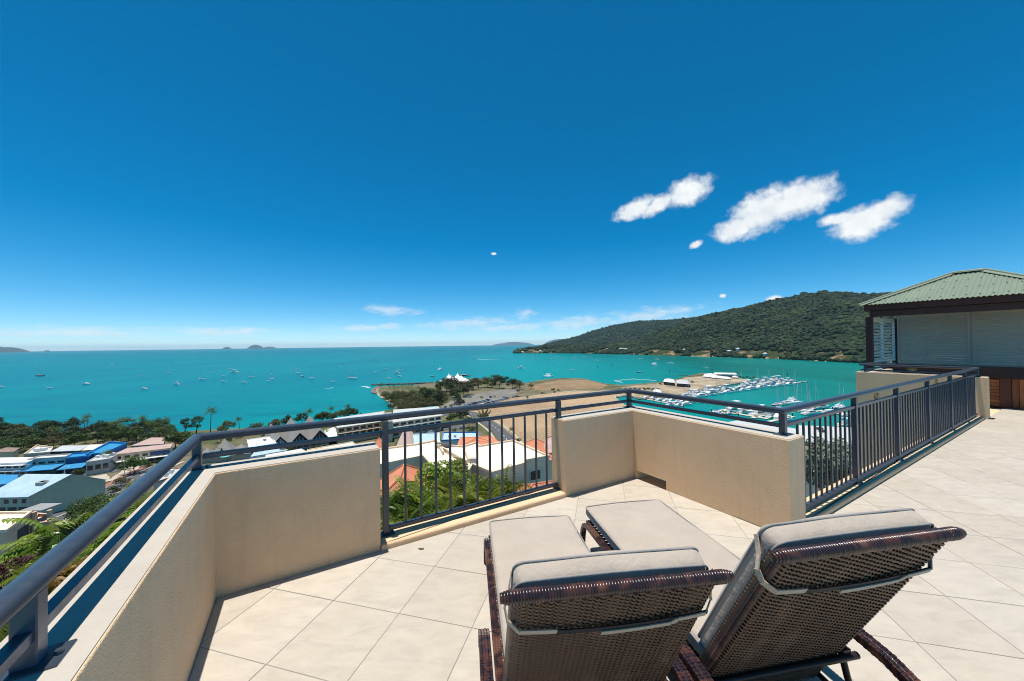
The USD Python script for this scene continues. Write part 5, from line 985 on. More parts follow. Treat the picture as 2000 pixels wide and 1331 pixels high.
# beyond and around the villa
B('flat_roofed_block', 'pale grey blue flat roof behind the villa', [(806,880),(860,876),(858,846),(800,850)], -41.0, 'building').walls(BM['paleblue']).flat_roof(RM['sky'], .4, BM['paleblue']).units([(.6,.15)], BM['beige'], (1.6,1.4,2.0))
B('pool_wall', 'bright blue low building beside the curved road', [(862,862),(936,858),(934,846),(866,846)], -45.8, 'building').walls(BM['paleblue']).flat_roof(RM['sky'], .6, BM['blue']).units([(.2,.4),(.35,.4)], BM['grey'])
b = B('house', 'house with a pinkish triangular roof left of the pale blue roof', [(768,886),(808,882),(806,846),(790,836)], -38.5, 'house'); b.walls(BM['cream']).hip(RM['pinkish'], 2.0)
B('house', 'house with a terracotta hip roof behind the left end of the villa', [(738,900),(768,894),(752,868),(726,872)], -27.0, 'house').walls(BM['cream']).hip(RM['terracotta'], 2.4, courses=9)
B('house', 'house with a low terracotta roof beyond the villa parapet', [(893,876),(984,872),(958,852),(900,856)], -32.5, 'house').walls(BM['cream']).hip(RM['terracotta'], 1.5, courses=7)
B('house', 'house with a terracotta roof right of the villa parapet', [(1034,900),(1082,898),(1062,866),(1028,866)], -24.5, 'house').walls(BM['cream']).hip(RM['terracotta'], 1.6, courses=8)
B('house', 'salmon coloured house beside the second railing post', [(1060,890),(1094,884),(1092,850),(1066,856)], -24.0, 'house').walls(BM['salmon']).flat_roof(RM['pinkish'], .3, BM['salmon']).windows(0, 1, 1.0, 3.0, .7)
villa = B('villa', 'large cream villa with a white flat roof and parapets seen through the balusters', [(736,912),(826,893),(852,922),(905,912),(916,922),(923,910),(962,926),(1024,908),(1026,902),(1073,893),(1003,862),(938,873),(930,866),(905,874),(868,872),(852,862),(812,870),(768,876),(736,880)], -15.6, 'villa')
villa.walls(BM['cream']); Pv = Polygon(villa.P)
villa.put(MB().prism(Pv.buffer(-.3, join_style=2), villa.zr+.004, villa.zr+.03), 'roof', RM['cream'])
villa.put(MB().prism(Pv.buffer(.04, join_style=2).difference(Pv.buffer(-.26, join_style=2)), villa.zr+.004, villa.zr+.30), 'parapet', BM['cream'])
villa.windows(8, 1, 1.5, 3.0, .95, .16, .62, frame=BM['white']).windows(6, 1, 4.0, 6.6, .9, .46, .60).windows(6, 1, 1.3, 1.8, .9, .06, .2, frame=BM['white'])
for (x0, y0), (x1, y1) in (((852,874),(912,908)),((852,862),(866,890)),((905,874),(916,905))):
    a, c = at(x0, y0, villa.zr), at(x1, y1, villa.zr); villa.put(MB().bar((a[0], a[1], villa.zr+.32), (c[0], c[1], villa.zr+.32), .28, .62), 'roof_wall', BM['cream'])
c = at(925, 908, villa.zr); villa.put(MB().box((c[0], c[1], villa.zr+.5), (1.0, .7, .95), ch=.05), 'roof_unit', BM['grey'])
c = at(866, 874, villa.zr); m = MB(); m.tube([(c[0]-1.2, c[1], villa.zr+.05), (c[0]+1.2, c[1], villa.zr+.05)], .75, 14); villa.put(m, 'roof_vault', BM['dark'])
b = B('house', 'terracotta hip roofed house nearest the railing at the left of the villa', [(690,1030),(850,996),(846,930),(742,944)], -14.6, 'house'); b.walls(BM['cream']).hip(RM['terracotta'], 2.7, .5, 22)
b = B('house', 'terracotta roof in front of the pinkish villa wall with the window', [(1010,985),(1100,966),(1084,942),(1016,952)], -17.4, 'house'); b.walls(BM['cream']).hip(RM['terracotta'], 1.0, .4, 9)
b = B('house', 'terracotta roof glimpsed between the palms behind the balusters', [(880,975),(925,968),(920,948),(882,952)], -17.0, 'house'); b.walls(BM['cream']).hip(RM['terracotta'], .9, .4, 8)
# right hand side, below the long railing
b = B('marina_shed', 'broad pale grey marina roof beyond the parapet wall, the left one', [(1400,830),(1560,858),(1552,838),(1442,822)], -46.0); b.walls(BM['grey']).flat_roof(RM['silver']).windows(1, 5, 1, 3, .6)
b = B('marina_shed', 'broad pale grey marina roof seen through the balusters', [(1556,862),(1672,872),(1664,836),(1560,832)], -44.0); b.walls(BM['dark']).flat_roof(RM['silver']).windows(0, 8, .8, 2.4, .8).units([(.4,.75),(.45,.6)], BM['dark'], (2.6,1.6,1.2))
b = B('house', 'house with a salmon roof behind the first balusters of the long railing', [(1552,896),(1594,892),(1592,872),(1556,874)], -33.0, 'house'); b.walls(BM['cream']).hip(RM['terracotta'], 1.2, courses=6)
b = B('white_shed', 'white marina office low behind the balusters', [(1700,850),(1790,850),(1780,820),(1700,822)], -46.0, 'building'); b.walls(BM['white']).flat_roof(RM['white']).windows(0, 6, .8, 2.2, .6)
# pavilions of the marina spit and the big tent
for px, lb, rr in (([(1373,736),(1403,738),(1400,733),(1376,731)], 'white pyramid roofed pavilion farthest left at the end of the spit', 3.0), ([(1394,731),(1440,732),(1436,729),(1396,728)], 'long white flat roof behind the pyramid roofed pavilion', 1.0), ([(1390,738),(1420,740),(1416,736),(1392,735)], 'small white roof in front of the pyramid roofed pavilion', 1.2), ([(1412,740),(1428,741),(1424,737),(1410,737)], 'small white roofed kiosk at the right of the spit pavilions', 1.2), ([(1430,737),(1442,738),(1440,735),(1430,735)], 'grey roofed store at the right of the spit pavilions', .8)):
    B('spit_pavilion', lb, px, -49.6, 'pavilion').walls(BM['grey']).hip(RM['white'], rr, .6)
for px, lb in (([(1296,746),(1318,748),(1316,742),(1298,741)], 'dark building with a white roof on the spit, left of two'), ([(1322,749),(1348,751),(1344,744),(1322,743)], 'dark building with a pale grey roof on the spit, right of two'), ([(1276,766),(1292,768),(1290,763),(1277,762)], 'small white tent roof by the wall corner')):
    B('spit_building', lb, px, -47.8).walls(BM['dark']).hip(RM['white'] if 'pale' not in lb else RM['silver'], 1.6, 1.0).windows(0, 4, .8, 2.6, .6)
tc = spot(890, 751); tent = thing('festival_tent', 'great white peaked festival tents on the point of the peninsula', 'tent', tc, 0)
M_TENT = look('white_tent_cloth', (.80, .79, .76), .7, .05, .5)
for (x, y), h, r_ in (((877,748),13.5,9),((883,748),11,7),((894,749),15,11),((901,749),12,9),((908,749),8,9),((868,749),6,9)):
    p = spot(x, y)-tc; t_ = np.linspace(0, 1, 9); rad = r_*(1-t_)**1.7+.15; zz = 2.2+h*t_**.85-2.2*t_; a = np.linspace(0, 2*np.pi, 25); P_ = np.stack([np.stack([p[0]+rr*(1+.10*np.cos(a*8)*(1-q_))*np.cos(a), p[1]+rr*(1+.10*np.cos(a*8)*(1-q_))*np.sin(a), np.full(25, z_)], -1) for rr, z_, q_ in zip(rad, zz, t_)])
    k = MB().add(*grid_mesh(P_)).build('tent_peak', M_TENT, tent, smooth=True, raw=True); MB().tube([(p[0], p[1], 0), (p[0], p[1], h+1)], .12, 6).build('mast', BM['grey'], tent)
b = B('shelter', 'pale beige roofed shelter beside the peninsula trees', [(882,777),(901,775),(899,771),(884,772)], -48.5, 'building'); b.walls(BM['beige']).hip(RM['cream'], .8)
# houses at the foot of the hills
for i, (x, y, lb) in enumerate([(1063,688,'white house alone on the point at the tip of the hill'),(1024,690,'pale house lowest on the point'),(1192,681,'tiny white house left of the hillside pair'),(1217,680,'long white house on the lower hillside'),(1227,680,'small white house right of the long one'),(1331,689,'small white house left of the dark tree on the hillside'),(1341,688,'white house with the largest roof under the hill'),(1427,692,'white house low on the shore under the big hill'),(1445,687,'white house higher up under the big hill'),(1492,700,'grey house by the shore under the big hill')]):
    a, _ = azel(x, y); col = min(max(int((x-1003)/(2300-1003)*149), 0), 149); r0 = np.hypot(*H1[0, col, :2]); k_ = 1
    while k_ < 12 and (H1[k_, col, 2]-EYE)/np.hypot(*H1[k_, col, :2]) < math.tan(azel(x, y)[1]): k_ += 1
    p = H1[k_, col]; t_ = thing('hillside_house', lb, 'house', p, a); w, d_, h = (14, 9, 5) if 'long' not in lb else (24, 9, 6)
    MB().box((0, -6, 1+h/2), (w, d_, h+4)).build('wall', BM['white'], t_); v = np.array([(-w/2-1,-6-d_/2-1,h+3),(w/2+1,-6-d_/2-1,h+3),(w/2+1,-6+d_/2+1,h+3),(-w/2-1,-6+d_/2+1,h+3),(-w/4,-6,h+6),(w/4,-6,h+6)])
    MB().add(v, [(0,1,5,4),(2,3,4,5)]).add(v, [(1,2,5),(3,0,4)]).build('roof', RM['white'], t_)
    for s_ in (-.3, 0, .3): MB().box((w*s_, -6-d_/2-.05, h*.6), (w*.18, .2, 1.8)).build('window', M_GLASS, t_)
# breakwaters and shore rocks
M_ROCK = look('dark_rock', (.085, .075, .065), .95, .4, .8); M_ROCK2 = look('grey_rock', (.20, .19, .175), .95, .35, .8)
def rocks(name, label, px, w, h, mat, step=.9):
    P = np.array([at(x, y, SEA)[:2] for x, y in px]); L = np.r_[0, np.cumsum(np.linalg.norm(np.diff(P, axis=0), axis=1))]; m = MB(); ico = trimesh.creation.icosphere(1); iv, jf = np.array(ico.vertices), np.array(ico.faces)
    for s_ in np.arange(0, L[-1], step):
        for _ in range(2):
            c = np.array([np.interp(s_, L, P[:, k]) for k in (0, 1)])+rng.normal(size=2)*w*.3; r_ = rng.uniform(.7, 1.6)*h*.45; v = iv*(1+rng.uniform(-.25, .25, (len(iv), 1)))*[1, 1, .8]*r_; m.add(v+[*c, SEA+h*.35*rng.uniform(.3, 1.1)], jf)
    tag(m.build(name, mat, raw=True), label, 'breakwater', kind='stuff')
rocks('breakwater', 'long dark rock breakwater reaching left from the peninsula', [(728,753),(760,752),(800,751),(846,749)], 4, 2.6, M_ROCK, 1.1)
rocks('shore_rocks', 'brown rocks round the tip of the peninsula', [(731,770),(728,764),(736,757),(760,757)], 4, 2.0, M_ROCK2, 1.3); rocks('rock_spit', 'low line of rocks reaching into the sea off the left beach', [(178,835),(200,829),(230,825),(262,822)], 2.5, 1.6, M_ROCK, 1.0)
rocks('rock_spit', 'thin dark rock bar off the marina spit', [(1326,734),(1350,735),(1368,735)], 2, 1.4, M_ROCK, 1.6); rocks('revetment', 'grey rock revetment along the marina side of the spit', [(1250,781),(1292,781),(1336,772),(1380,761),(1420,753),(1455,748)], 5, 2.4, M_ROCK2, 1.2)
rocks('shore_rocks', 'rocks along the marina shore by the bare ground', [(1206,777),(1224,774),(1250,780)], 4, 2.2, M_ROCK2, 1.3)
# lamp posts and cars
for x0, y0, y1, lb in ((126,976,936,'tall street lamp beside the sage green shed'),(243,926,900,'street lamp at the bend of the shopping street'),(49,940,922,'street lamp left of the green shed roof'),(502,890,866,'dark pole in front of the white flat roofed shop'),(422,895,868,'dark pole before the grey pyramid roof'),(638,876,862,'pole behind the roof terrace planting')):
    p = spot(x0, y0+6); h = max(5.0, (y0+6-y1)/FPX*np.hypot(*p[:2])*.95); t_ = thing('street_lamp', lb, 'street lamp', p); MB().tube([(0,0,0), (0,0,h*.93), (.3,0,h*.99), (1.2,0,h)], [.11,.08,.06,.05], 8).build('pole', BM['grey'], t_); MB().box((1.4, 0, h-.03), (.6, .22, .10), ch=.03).build('lamp_head', BM['white'], t_)
CARM = {n: look('car_paint_'+n, c, .25, .03, 2, coat=.6) for n, c in dict(white=(.75,.75,.74), silver=(.42,.43,.44), red=(.35,.03,.025), dark=(.03,.035,.045), blue=(.05,.12,.28)).items()}
CARP_ = {}
def car(px, py, col, label, rz, grp=None, s_=1.0, spot_=None):
    p = spot(px, py)+[0,0,.22] if spot_ is None else spot_
    if col in CARP_: return copy_of(CARP_[col], 'parked_car', label, 'car', p, rz, grp, s_)
    t_ = CARP_[col] = thing('parked_car', label, 'car', p, rz, grp, s_)
    def loft(secs): 
        R_ = np.array([[(x, -w, z0), (x, w, z0), (x, w*.96, z1), (x, -w*.96, z1)] for x, w, z0, z1 in secs]); n = len(R_); v = R_.reshape(-1, 3); f = [(i*4+j, i*4+(j+1) % 4, i*4+4+(j+1) % 4, i*4+4+j) for i in range(n-1) for j in range(4)]+[(3,2,1,0), (n*4-4,n*4-3,n*4-2,n*4-1)]; return MB().add(v, f)
    loft([(-2.2,.78,.35,.75),(-2.1,.86,.25,.92),(-1.2,.89,.22,.96),(.8,.89,.22,.95),(1.9,.86,.25,.82),(2.2,.74,.35,.62)]).build('body', CARM[col], t_, smooth=30)
    loft([(-1.75,.74,.94,.98),(-1.25,.72,.94,1.40),(-.1,.72,.94,1.45),(.35,.72,.94,1.42),(1.1,.76,.92,.97)]).build('glasshouse', M_GLASS, t_, smooth=30); loft([(-1.2,.66,1.41,1.45),(.3,.66,1.44,1.49)]).build('roof', CARM[col], t_)
    for x in (-1.35, 1.35):
        for y in (-.8, .8): MB().tube([(x, y-.1, .32), (x, y+.1, .32)], .32, 12).build('wheel', BM['dark'], t_)
    return t_
cl = ['white','silver','red','dark','white','blue','white','silver','white','dark']
for i in range(13): t_ = i/12; car(911+44*t_, 793.5-11*t_, cl[(i*3) % 10], f'{cl[(i*3) % 10]} car in the left row of the peninsula car park', .5, f'{cl[(i*3) % 10]} cars in the left car park row')
for i in range(11): t_ = i/10; car(950+42*t_, 790-10.5*t_, cl[(i*7+2) % 10], f'{cl[(i*7+2) % 10]} car in the right row of the peninsula car park', .5, f'{cl[(i*7+2) % 10]} cars in the right car park row')
for x, y, c_, lb, r_ in [(958,777,'dark','dark car parked alone above the left car park row',1.9),(966,776,'silver','silver car beside the lone dark one above the rows',1.9),(900,787,'white','white car at the left of the car park under the trees',.3),(893,788,'silver','silver car under the trees left of the car park',.3),(985,777,'white','white car at the far end of the car park',.4),(1003,776,'white','white car by the footpath at the far end',.4),(1010,776,'red','red car by the footpath at the far end',.4),(918,777,'silver','silver car shaded by the tree above the car park',.4),(1012,765,'dark','dark car under the trees at the far car park',.2),(172,922,'white','white car, the left of two beside the traffic island',.25),(183,924,'white','white car, the right of two beside the traffic island',.25),(268,905,'white','white van like car in front of the red posted verandah',.35),(255,907,'dark','dark car left of the white one at the verandah',.35),(300,900,'silver','silver car near the handrail on the shopping street',.4),(22,1003,'white','white car under the green shed front',.2),
        (835,838,'white','white car at the left of the street behind the villa',.3),(842,846,'white','white car below the pale balconies',1.0),(852,843,'silver','silver car in the street behind the villa',.4),(903,838,'silver','silver car under the green row of trees',.4),(870,836,'dark','dark car in the street under the trees',.3),(840,830,'white','white van by the balconies',.3),(690,858,'white','white car on the street below the white canopy',.3),(678,860,'silver','silver car on the street left of the white one',.3),(665,862,'white','white car half hidden by the mid rail',.3),(585,868,'blue','blue car between the white shop and the grey gables',1.2)]: car(x, y, c_, lb, r_)
# near plants in front of the villa and below the left rail
for x, y, r_, k_, s_ in [(752,975,14,'cane2',.6),(765,1030,13,'cane2',.8),(800,1045,12,'cane3',.8),(815,1000,15,'cane1',.85),(838,1015,13,'cane3',.85),(858,975,17,'cane1',.9),(880,1010,14,'cane2',.85),(902,985,16,'cane3',.9),(928,955,20,'cane2',.95),(940,985,16,'cane1',.85),(972,968,19,'cane3',.8)]:
    hung(x, y, r_, k_, {'cane1':'lime green cane palm in the thicket behind the short railing','cane2':'deep green cane palm in the thicket behind the short railing','cane3':'small lime cane palm in the thicket behind the short railing'}[k_], 'palm', s_, {'cane1':'lime cane palms behind the short railing','cane2':'deep green cane palms behind the short railing','cane3':'small cane palms behind the short railing'}[k_])
hung(866, 930, 21, 'near_lime', 'leafy frangipani rising above the cane palms, left of two', 'tree', 1.0); hung(888, 924, 22, 'near_lime', 'leafy frangipani rising above the cane palms, right of two', 'tree', .9); hung(893, 950, 20, 'near_tree', 'rounded leafy tree inside the cane palm thicket', 'tree', .4)
hung(172, 1082, 20, 'fan', 'fan palm with stiff round leaves framed between handrail and mid rail', 'palm', 1.0); hung(125, 1135, 18, 'feather', 'feather palm with arching leaves between the left handrail and mid rail', 'palm', .9); hung(110, 1195, 15, 'feather', 'lower feather palm at the foot of the left railing post', 'palm', .8)
hung(130, 1128, 15, 'bronze', 'bronze orange shrub beside the fan palm', 'shrub', .6); hung(40, 1112, 17, 'cane1', 'lime green palm under the pink house', 'palm', .22); hung(52, 1108, 18, 'purple', 'purple leaved shrub under the pink house', 'shrub', .4); hung(60, 1110, 14, 'cane3', 'small lime palm low under the pink house', 'palm', .22); hung(22, 1112, 17, 'purple', 'second purple shrub at the left edge', 'shrub', .38)
for x, y, r_, s_ in [(126,1050,34,.30),(148,1044,36,.30)]: hung(x, y, r_, 'cane2', 'windswept deep green palm in the clump above the left handrail', 'palm', s_, 'windswept palms above the left handrail')
for x, y, r_, s_, lb in [(184,992,62,.88,'round bright green tree above the left handrail'),(205,1008,50,.8,'green tree touching the handrail')]: hung(x, y, r_, 'near_tree', lb, 'tree', s_)
for x, y, r_, s_, lb in [(200,1040,22,1.0,'small palm on the pale terrace below the handrail'),(232,1020,26,1.0,'small palm at the right of the pale terrace'),(190,1060,18,.8,'low palm beside the white awning')]: hung(x, y, r_, 'cane3', lb, 'palm', s_)
for x, y, r_, s_ in [(1604,905,44,.8),(1634,900,46,.9),(1656,905,46,.8)]:
    a, e = azel(x, y); plant('grey1', 'silver leaved tree behind the balusters of the long railing', 'tree', (math.sin(a)*r_, math.cos(a)*r_, EYE+r_*math.tan(e)-4*s_), 'silver trees behind the long railing', s_)
p = at(15, 1115, -6.2); sa_ = thing('shade_awning', 'dark shade awning with a white curved edge under the left handrail', 'awning', p); t_ = np.linspace(-.9, 2.4, 25)
P_ = np.stack([np.stack([math.cos(x)*np.linspace(.2, 2.6, 5), math.sin(x)*np.linspace(.2, 2.6, 5), .25-.05*np.linspace(.2, 2.6, 5)], -1) for x in t_]); MB().add(*grid_mesh(P_)).build('cloth', BM['dark'], sa_, smooth=True, raw=True); MB().tube(P_[:, -1], .05, 8).build('white_edge', BM['white'], sa_)
p = at(190, 1065, -8.5); sw_ = thing('sun_sail', 'white sun sail over the terrace below the fan palm', 'awning', p); v = np.array([[[x, y, .25*math.sin(x)*math.cos(y)] for y in np.linspace(-1.6, 1.6, 7)] for x in np.linspace(-1.6, 1.6, 7)]); MB().add(*grid_mesh(v)).build('cloth', M_TENT, sw_, smooth=True, raw=True)

# ---------------------------------------------------------------- boats and docks
M_GEL = look('white_gelcoat', (.80, .80, .79), .25, .04, 1); M_DECK = look('cream_deck', (.58, .52, .42), .7, .1, 2); M_NAVY = look('navy_hull', (.015, .02, .035), .25, .1, 1); M_MAST = look('aluminium_mast', (.55, .55, .55), .35, .05, 1); M_CANVAS = look('blue_canvas', (.03, .12, .35), .8, .1, 2); M_REDHULL = look('red_hull', (.40, .03, .035), .4, .1, 1); M_PILE = look('black_pile', (.03, .03, .03), .7, .3, 2); M_FOAM = look('white_foam', (.78, .82, .82), .9, .1, .6)
def hull(L, W, H, flare=1.0):
    xs_ = np.linspace(-.5, .5, 11); V = []
    for x in xs_:
        w = W/2*(1-max(0, (x+.05)/.55)**2.2)*(1 if x > -.45 else .92); z = H*(.85+.35*max(0, x)**1.5*2); V.append([(x*L, -w, z), (x*L, -w*.82, H*.15), (x*L, 0, -H*.3), (x*L, w*.82, H*.15), (x*L, w, z)])
    V = np.array(V); m = MB().add(*grid_mesh(V)); n = len(xs_); v = V.reshape(-1, 3); m.add(v[[0,1,2,3,4]], [(0,1,2),(0,2,3),(0,3,4)]); d = MB().add(np.array([[V[i, 0]-[0,0,.08], V[i, 4]-[0,0,.08]] for i in range(n)]).reshape(-1, 3), [(2*i, 2*i+2, 2*i+3, 2*i+1) for i in range(n-1)]); return m, d
def cabin(L, W, H, x0, z0, rake=.25):
    v = np.array([(x, y, z) for z, k in ((0, 1), (H, .84)) for x, y in ((-L/2, -W/2*k), (L/2-(rake*L if z else 0), -W/2*k), (L/2-(rake*L if z else 0), W/2*k), (-L/2, W/2*k))])+[x0, 0, z0]; return MB().add(v, [(3,2,1,0),(4,5,6,7),(0,1,5,4),(1,2,6,5),(2,3,7,6),(3,0,4,7)])
def sail_boat(t, L=11, hm=M_GEL):
    h, d = hull(L, L*.29, L*.11); h.build('hull', hm, t, smooth=40, raw=True); d.build('deck', M_DECK, t, raw=True); cabin(L*.34, L*.17, L*.055, L*.03, L*.10).build('cabin', M_GEL, t); cabin(L*.2, L*.176, L*.022, L*.03, L*.118, 0).build('cabin_windows', M_GLASS, t)
    MB().tube([(L*.08, 0, L*.1), (L*.08, 0, L*1.32)], L*.0085, 6).build('mast', M_MAST, t); m = MB().tube([(L*.08, 0, L*.26), (-L*.36, 0, L*.25)], L*.007, 6); m.build('boom', M_MAST, t); MB().tube([(L*.06, 0, L*.275), (-L*.34, 0, L*.265)], L*.018, 6).build('furled_sail', M_CANVAS, t)
    MB().tube([(L*.49, 0, L*.12), (L*.08, 0, L*1.28)], L*.005, 4).build('forestay', M_MAST, t); cabin(L*.12, L*.2, L*.012, -L*.2, L*.25, 0).build('bimini', M_CANVAS, t)
def cruiser(t, L=12, fly=True):
    h, d = hull(L, L*.32, L*.14); h.build('hull', M_GEL, t, smooth=40, raw=True); d.build('deck', M_DECK, t, raw=True); cabin(L*.52, L*.25, L*.10, -L*.02, L*.12).build('cabin', M_GEL, t); cabin(L*.46, L*.256, L*.045, -L*.03, L*.155, .2).build('cabin_windows', M_GLASS, t); cabin(L*.22, L*.16, L*.03, L*.26, L*.135, .3).build('foredeck', M_GEL, t)
    if fly:
        cabin(L*.34, L*.24, L*.05, -L*.08, L*.222).build('flybridge', M_GEL, t); cabin(L*.28, L*.24, L*.014, -L*.12, L*.37, 0).build('hard_top', M_GEL, t)
        for x in (-.22, -.02):
            for y in (-.1, .1): MB().tube([(L*x, L*y, L*.26), (L*x, L*y, L*.372)], L*.006, 5).build('pillar', M_MAST, t)
        MB().tube([(-L*.12, 0, L*.38), (-L*.14, 0, L*.52)], L*.004, 4).build('aerial', M_MAST, t)
    MB().box((-L*.53, 0, L*.05), (L*.08, L*.26, L*.02)).build('swim_platform', M_DECK, t)
def catamaran(t, L=12):
    for s_ in (-1, 1): h, d = hull(L, L*.13, L*.13); h.v = [v+[0, s_*L*.2, 0] for v in h.v]; h.build('hull', M_GEL, t, smooth=40, raw=True); d.v = [v+[0, s_*L*.2, 0] for v in d.v]; d.build('deck', M_DECK, t, raw=True)
    cabin(L*.55, L*.44, L*.06, -L*.05, L*.10, .1).build('bridge_deck', M_GEL, t); cabin(L*.36, L*.36, L*.09, 0, L*.16).build('cabin', M_GEL, t); cabin(L*.30, L*.366, L*.04, 0, L*.19, .2).build('cabin_windows', M_GLASS, t); MB().tube([(L*.1, 0, L*.2), (L*.1, 0, L*1.4)], L*.009, 6).build('mast', M_MAST, t); MB().tube([(L*.08, 0, L*.34), (-L*.36, 0, L*.33)], L*.018, 6).build('boom', M_GEL, t)
BK = {'sail': lambda t: sail_boat(t), 'navy': lambda t: sail_boat(t, hm=M_NAVY), 'red': lambda t: sail_boat(t, hm=M_REDHULL), 'cruiser': lambda t: cruiser(t), 'launch': lambda t: cruiser(t, 12, False), 'cat': lambda t: catamaran(t)}
BN = {'sail':'sailing_boat','navy':'sailing_boat','red':'sailing_boat','cruiser':'motor_cruiser','launch':'motor_boat','cat':'catamaran'}; BP, BL_ = {}, {'sail':11,'navy':11,'red':11,'cruiser':12,'launch':12,'cat':12}
def boat(px, py, kind, L, rz, label, group=None):
    p = at(px, py, SEA); p[2] = SEA; s_ = L*(1.05 if kind == 'cruiser' else 1.15)/BL_[kind]
    if kind in BP: return copy_of(BP[kind], BN[kind], label, BN[kind].replace('_', ' '), p, rz, group, s_)
    t_ = BP[kind] = thing(BN[kind], label, BN[kind].replace('_', ' '), p, rz, group, s_); BK[kind](t_); return t_
wind = math.radians(150)
for x, y, k_, L, lb in [(77,735,'navy',17,'dark hulled boat, largest on the far left of the bay'),(3,757,'sail',12,'white yacht cut by the left edge'),(96,759,'sail',11,'white yacht low left, below the dark hulled boat'),(167,751,'launch',13,'white motor boat left of the bay centre, alone'),(219,715,'cruiser',16,'pale cruiser farthest out on the left'),(276,735,'sail',12,'white yacht right of the pale cruiser'),(280,761,'launch',9,'small motor boat nearest the left beach'),(345,752,'cruiser',11,'rounded white cruiser near the handrail corner'),(394,742,'sail',14,'long white yacht above the tall beach palm'),(457,728.5,'cruiser',18,'largest white cruiser in the left fleet'),(649,746.5,'sail',10,'grey yacht alone in front of the resort'),(687,740.5,'sail',17,'largest white yacht in the middle of the bay'),(608,740,'sail',15,'dark blue sailed yacht with the tallest mast in the middle'),(590,736,'navy',12,'dark hulled boat beside the tall masted yacht'),(760,740,'sail',12,'white yacht just off the breakwater'),(775,730,'cruiser',13,'grey cruiser behind the yacht off the breakwater'),(779,736,'launch',9,'small white boat nearest the breakwater'),(845,736,'navy',9,'dark boat just left of the white tents'),(859,723,'cat',14,'white catamaran left above the tents'),(907,735,'navy',18,'dark schooner right behind the tents'),(1017,721,'cruiser',17,'white cruiser in the bay above the bare dome'),(1069,737,'cat',16,'white catamaran close to the bare dome'),(1116,724,'sail',12,'yacht with dark mast above the bare dome'),(1249,728,'navy',9,'dark boat alone right of the bare dome'),(1277,713,'cat',15,'pale catamaran in the right bay'),(1309,711,'launch',16,'white boat in the right bay above the dark one'),(1379,719,'sail',9,'boat behind the white pyramid roofed pavilion'),(927,701,'cruiser',20,'white motor yacht under way drawing a long wake'),(847,687,'sail',14,'distant white sail near the horizon')]:
    boat(x, y, k_, L, wind+rng.uniform(-.5, .5), lb)
far_g = 'small boats anchored farther out in the bay'
for x, y, L in [(329,729,11),(419,727,10),(436,735,11),(436,746,10),(450,722,12),(476,748,10),(490,737,12),(524,745,11),(532,741,13),(531,732,11),(564,727,12),(578,722.5,13),(582,730,12),(604,715,11),(657,716,11),(671,711,12),(733,728,12),(739,709,12),(727,703,12),(751,721,11),(781,724,11),(787,716,10),(844,711,10)]: boat(x, y, 'sail', L, wind+rng.uniform(-.6, .6), 'small white yacht anchored farther out in the middle of the bay', far_g)
for x, y, L in [(1039,699,13),(1079,702,11),(1087,698,12),(1100,703,11),(1121,701,13),(1140,698,14),(1151,699,12),(1166,705,11),(1251,702,12),(1283,703,12),(1020,697,11),(1044,703,9),(1080,708,9)]: boat(x, y, 'launch', L, wind+rng.uniform(-.6, .6), 'tiny white boat moored under the wooded hills', 'tiny boats under the hills')
def wake(x0, y0, x1, y1, w0, w1, label):
    a, b = at(x0, y0, SEA), at(x1, y1, SEA); d = (b-a)[:2]; L = np.linalg.norm(d); d /= L; n_ = np.array([-d[1], d[0]]); n = 40; t_ = np.linspace(0, 1, n); j = fbm2(t_*40, t_*0+x0, 1.0, 3)
    w = (w0+(w1-w0)*t_)*(1-t_**3)*(1+.5*j); c = a[:2]+d*(t_*L)[:, None]+n_*(j*w0*.5)[:, None]; P_ = np.stack([np.c_[c-n_*w[:, None], np.full(n, SEA+.09)], np.c_[c+n_*w[:, None], np.full(n, SEA+.09)]], 1); tag(MB().add(*grid_mesh(P_)).build('wake', M_FOAM, raw=True), label, 'wake')
wake(931, 701.5, 985, 704, 3.0, 1.0, 'long white wake behind the motor yacht under way'); wake(651, 758, 630, 760, 1.0, .3, 'thin white wake of a small craft in front of the resort'); wake(722, 757, 704, 755, 2.0, 1.2, 'curved white wake off the breakwater tip')
for x, y, lb in [(1167,719,'thin dark channel marker in the right bay, left of three'),(1195,716,'thin dark channel marker in the right bay, middle'),(1308,729,'dark channel marker near the marina spit'),(1538,736,'channel marker beyond the marina pontoon')]:
    t_ = thing('channel_marker', lb, 'marker', at(x, y, SEA)); MB().tube([(0,0,-1), (0,0,5)], .35, 8).build('pile', M_PILE, t_); MB().box((0,0,4.4), (1.3,.2,1.3)).build('board', M_CANVAS, t_)
# net enclosure off the beach
en = thing('swimming_enclosure', 'floating line of the swimming enclosure off the small beach', 'enclosure', at(1240, 745, SEA)); o_ = at(1240, 745, SEA)
for a, b in (((1200,744.5),(1236,741)),((1236,741),(1282,744)),((1200,744.5),(1216,748))): p, q_ = at(*a, SEA)-o_+[0,0,.25], at(*b, SEA)-o_+[0,0,.25]; MB().tube([p, q_], .35, 6).build('float_line', M_FOAM, en)
def dock(label, runs, piles, w=2.4):
    o_ = at(*runs[0][0], SEA); t_ = thing('pontoon', label, 'pontoon', o_)
    for a, b in runs: p, q_ = at(*a, SEA)-o_+[0,0,.5], at(*b, SEA)-o_+[0,0,.5]; MB().bar(p, q_, w, .5, ch=.05).build('deck', M_DECK, t_)
    for a, b, n in piles:
        for k in range(n): c = at(*(np.array(a)+(np.array(b)-np.array(a))*k/max(1, n-1)), SEA)-o_; MB().tube([c+[0,0,-2], c+[0,0,3.2]], .32, 8).build('pile', M_PILE, t_); MB().tube([c+[0,0,3.2], c+[0,0,3.7]], [.33,.1], 8).build('pile_cap', M_GEL, t_)
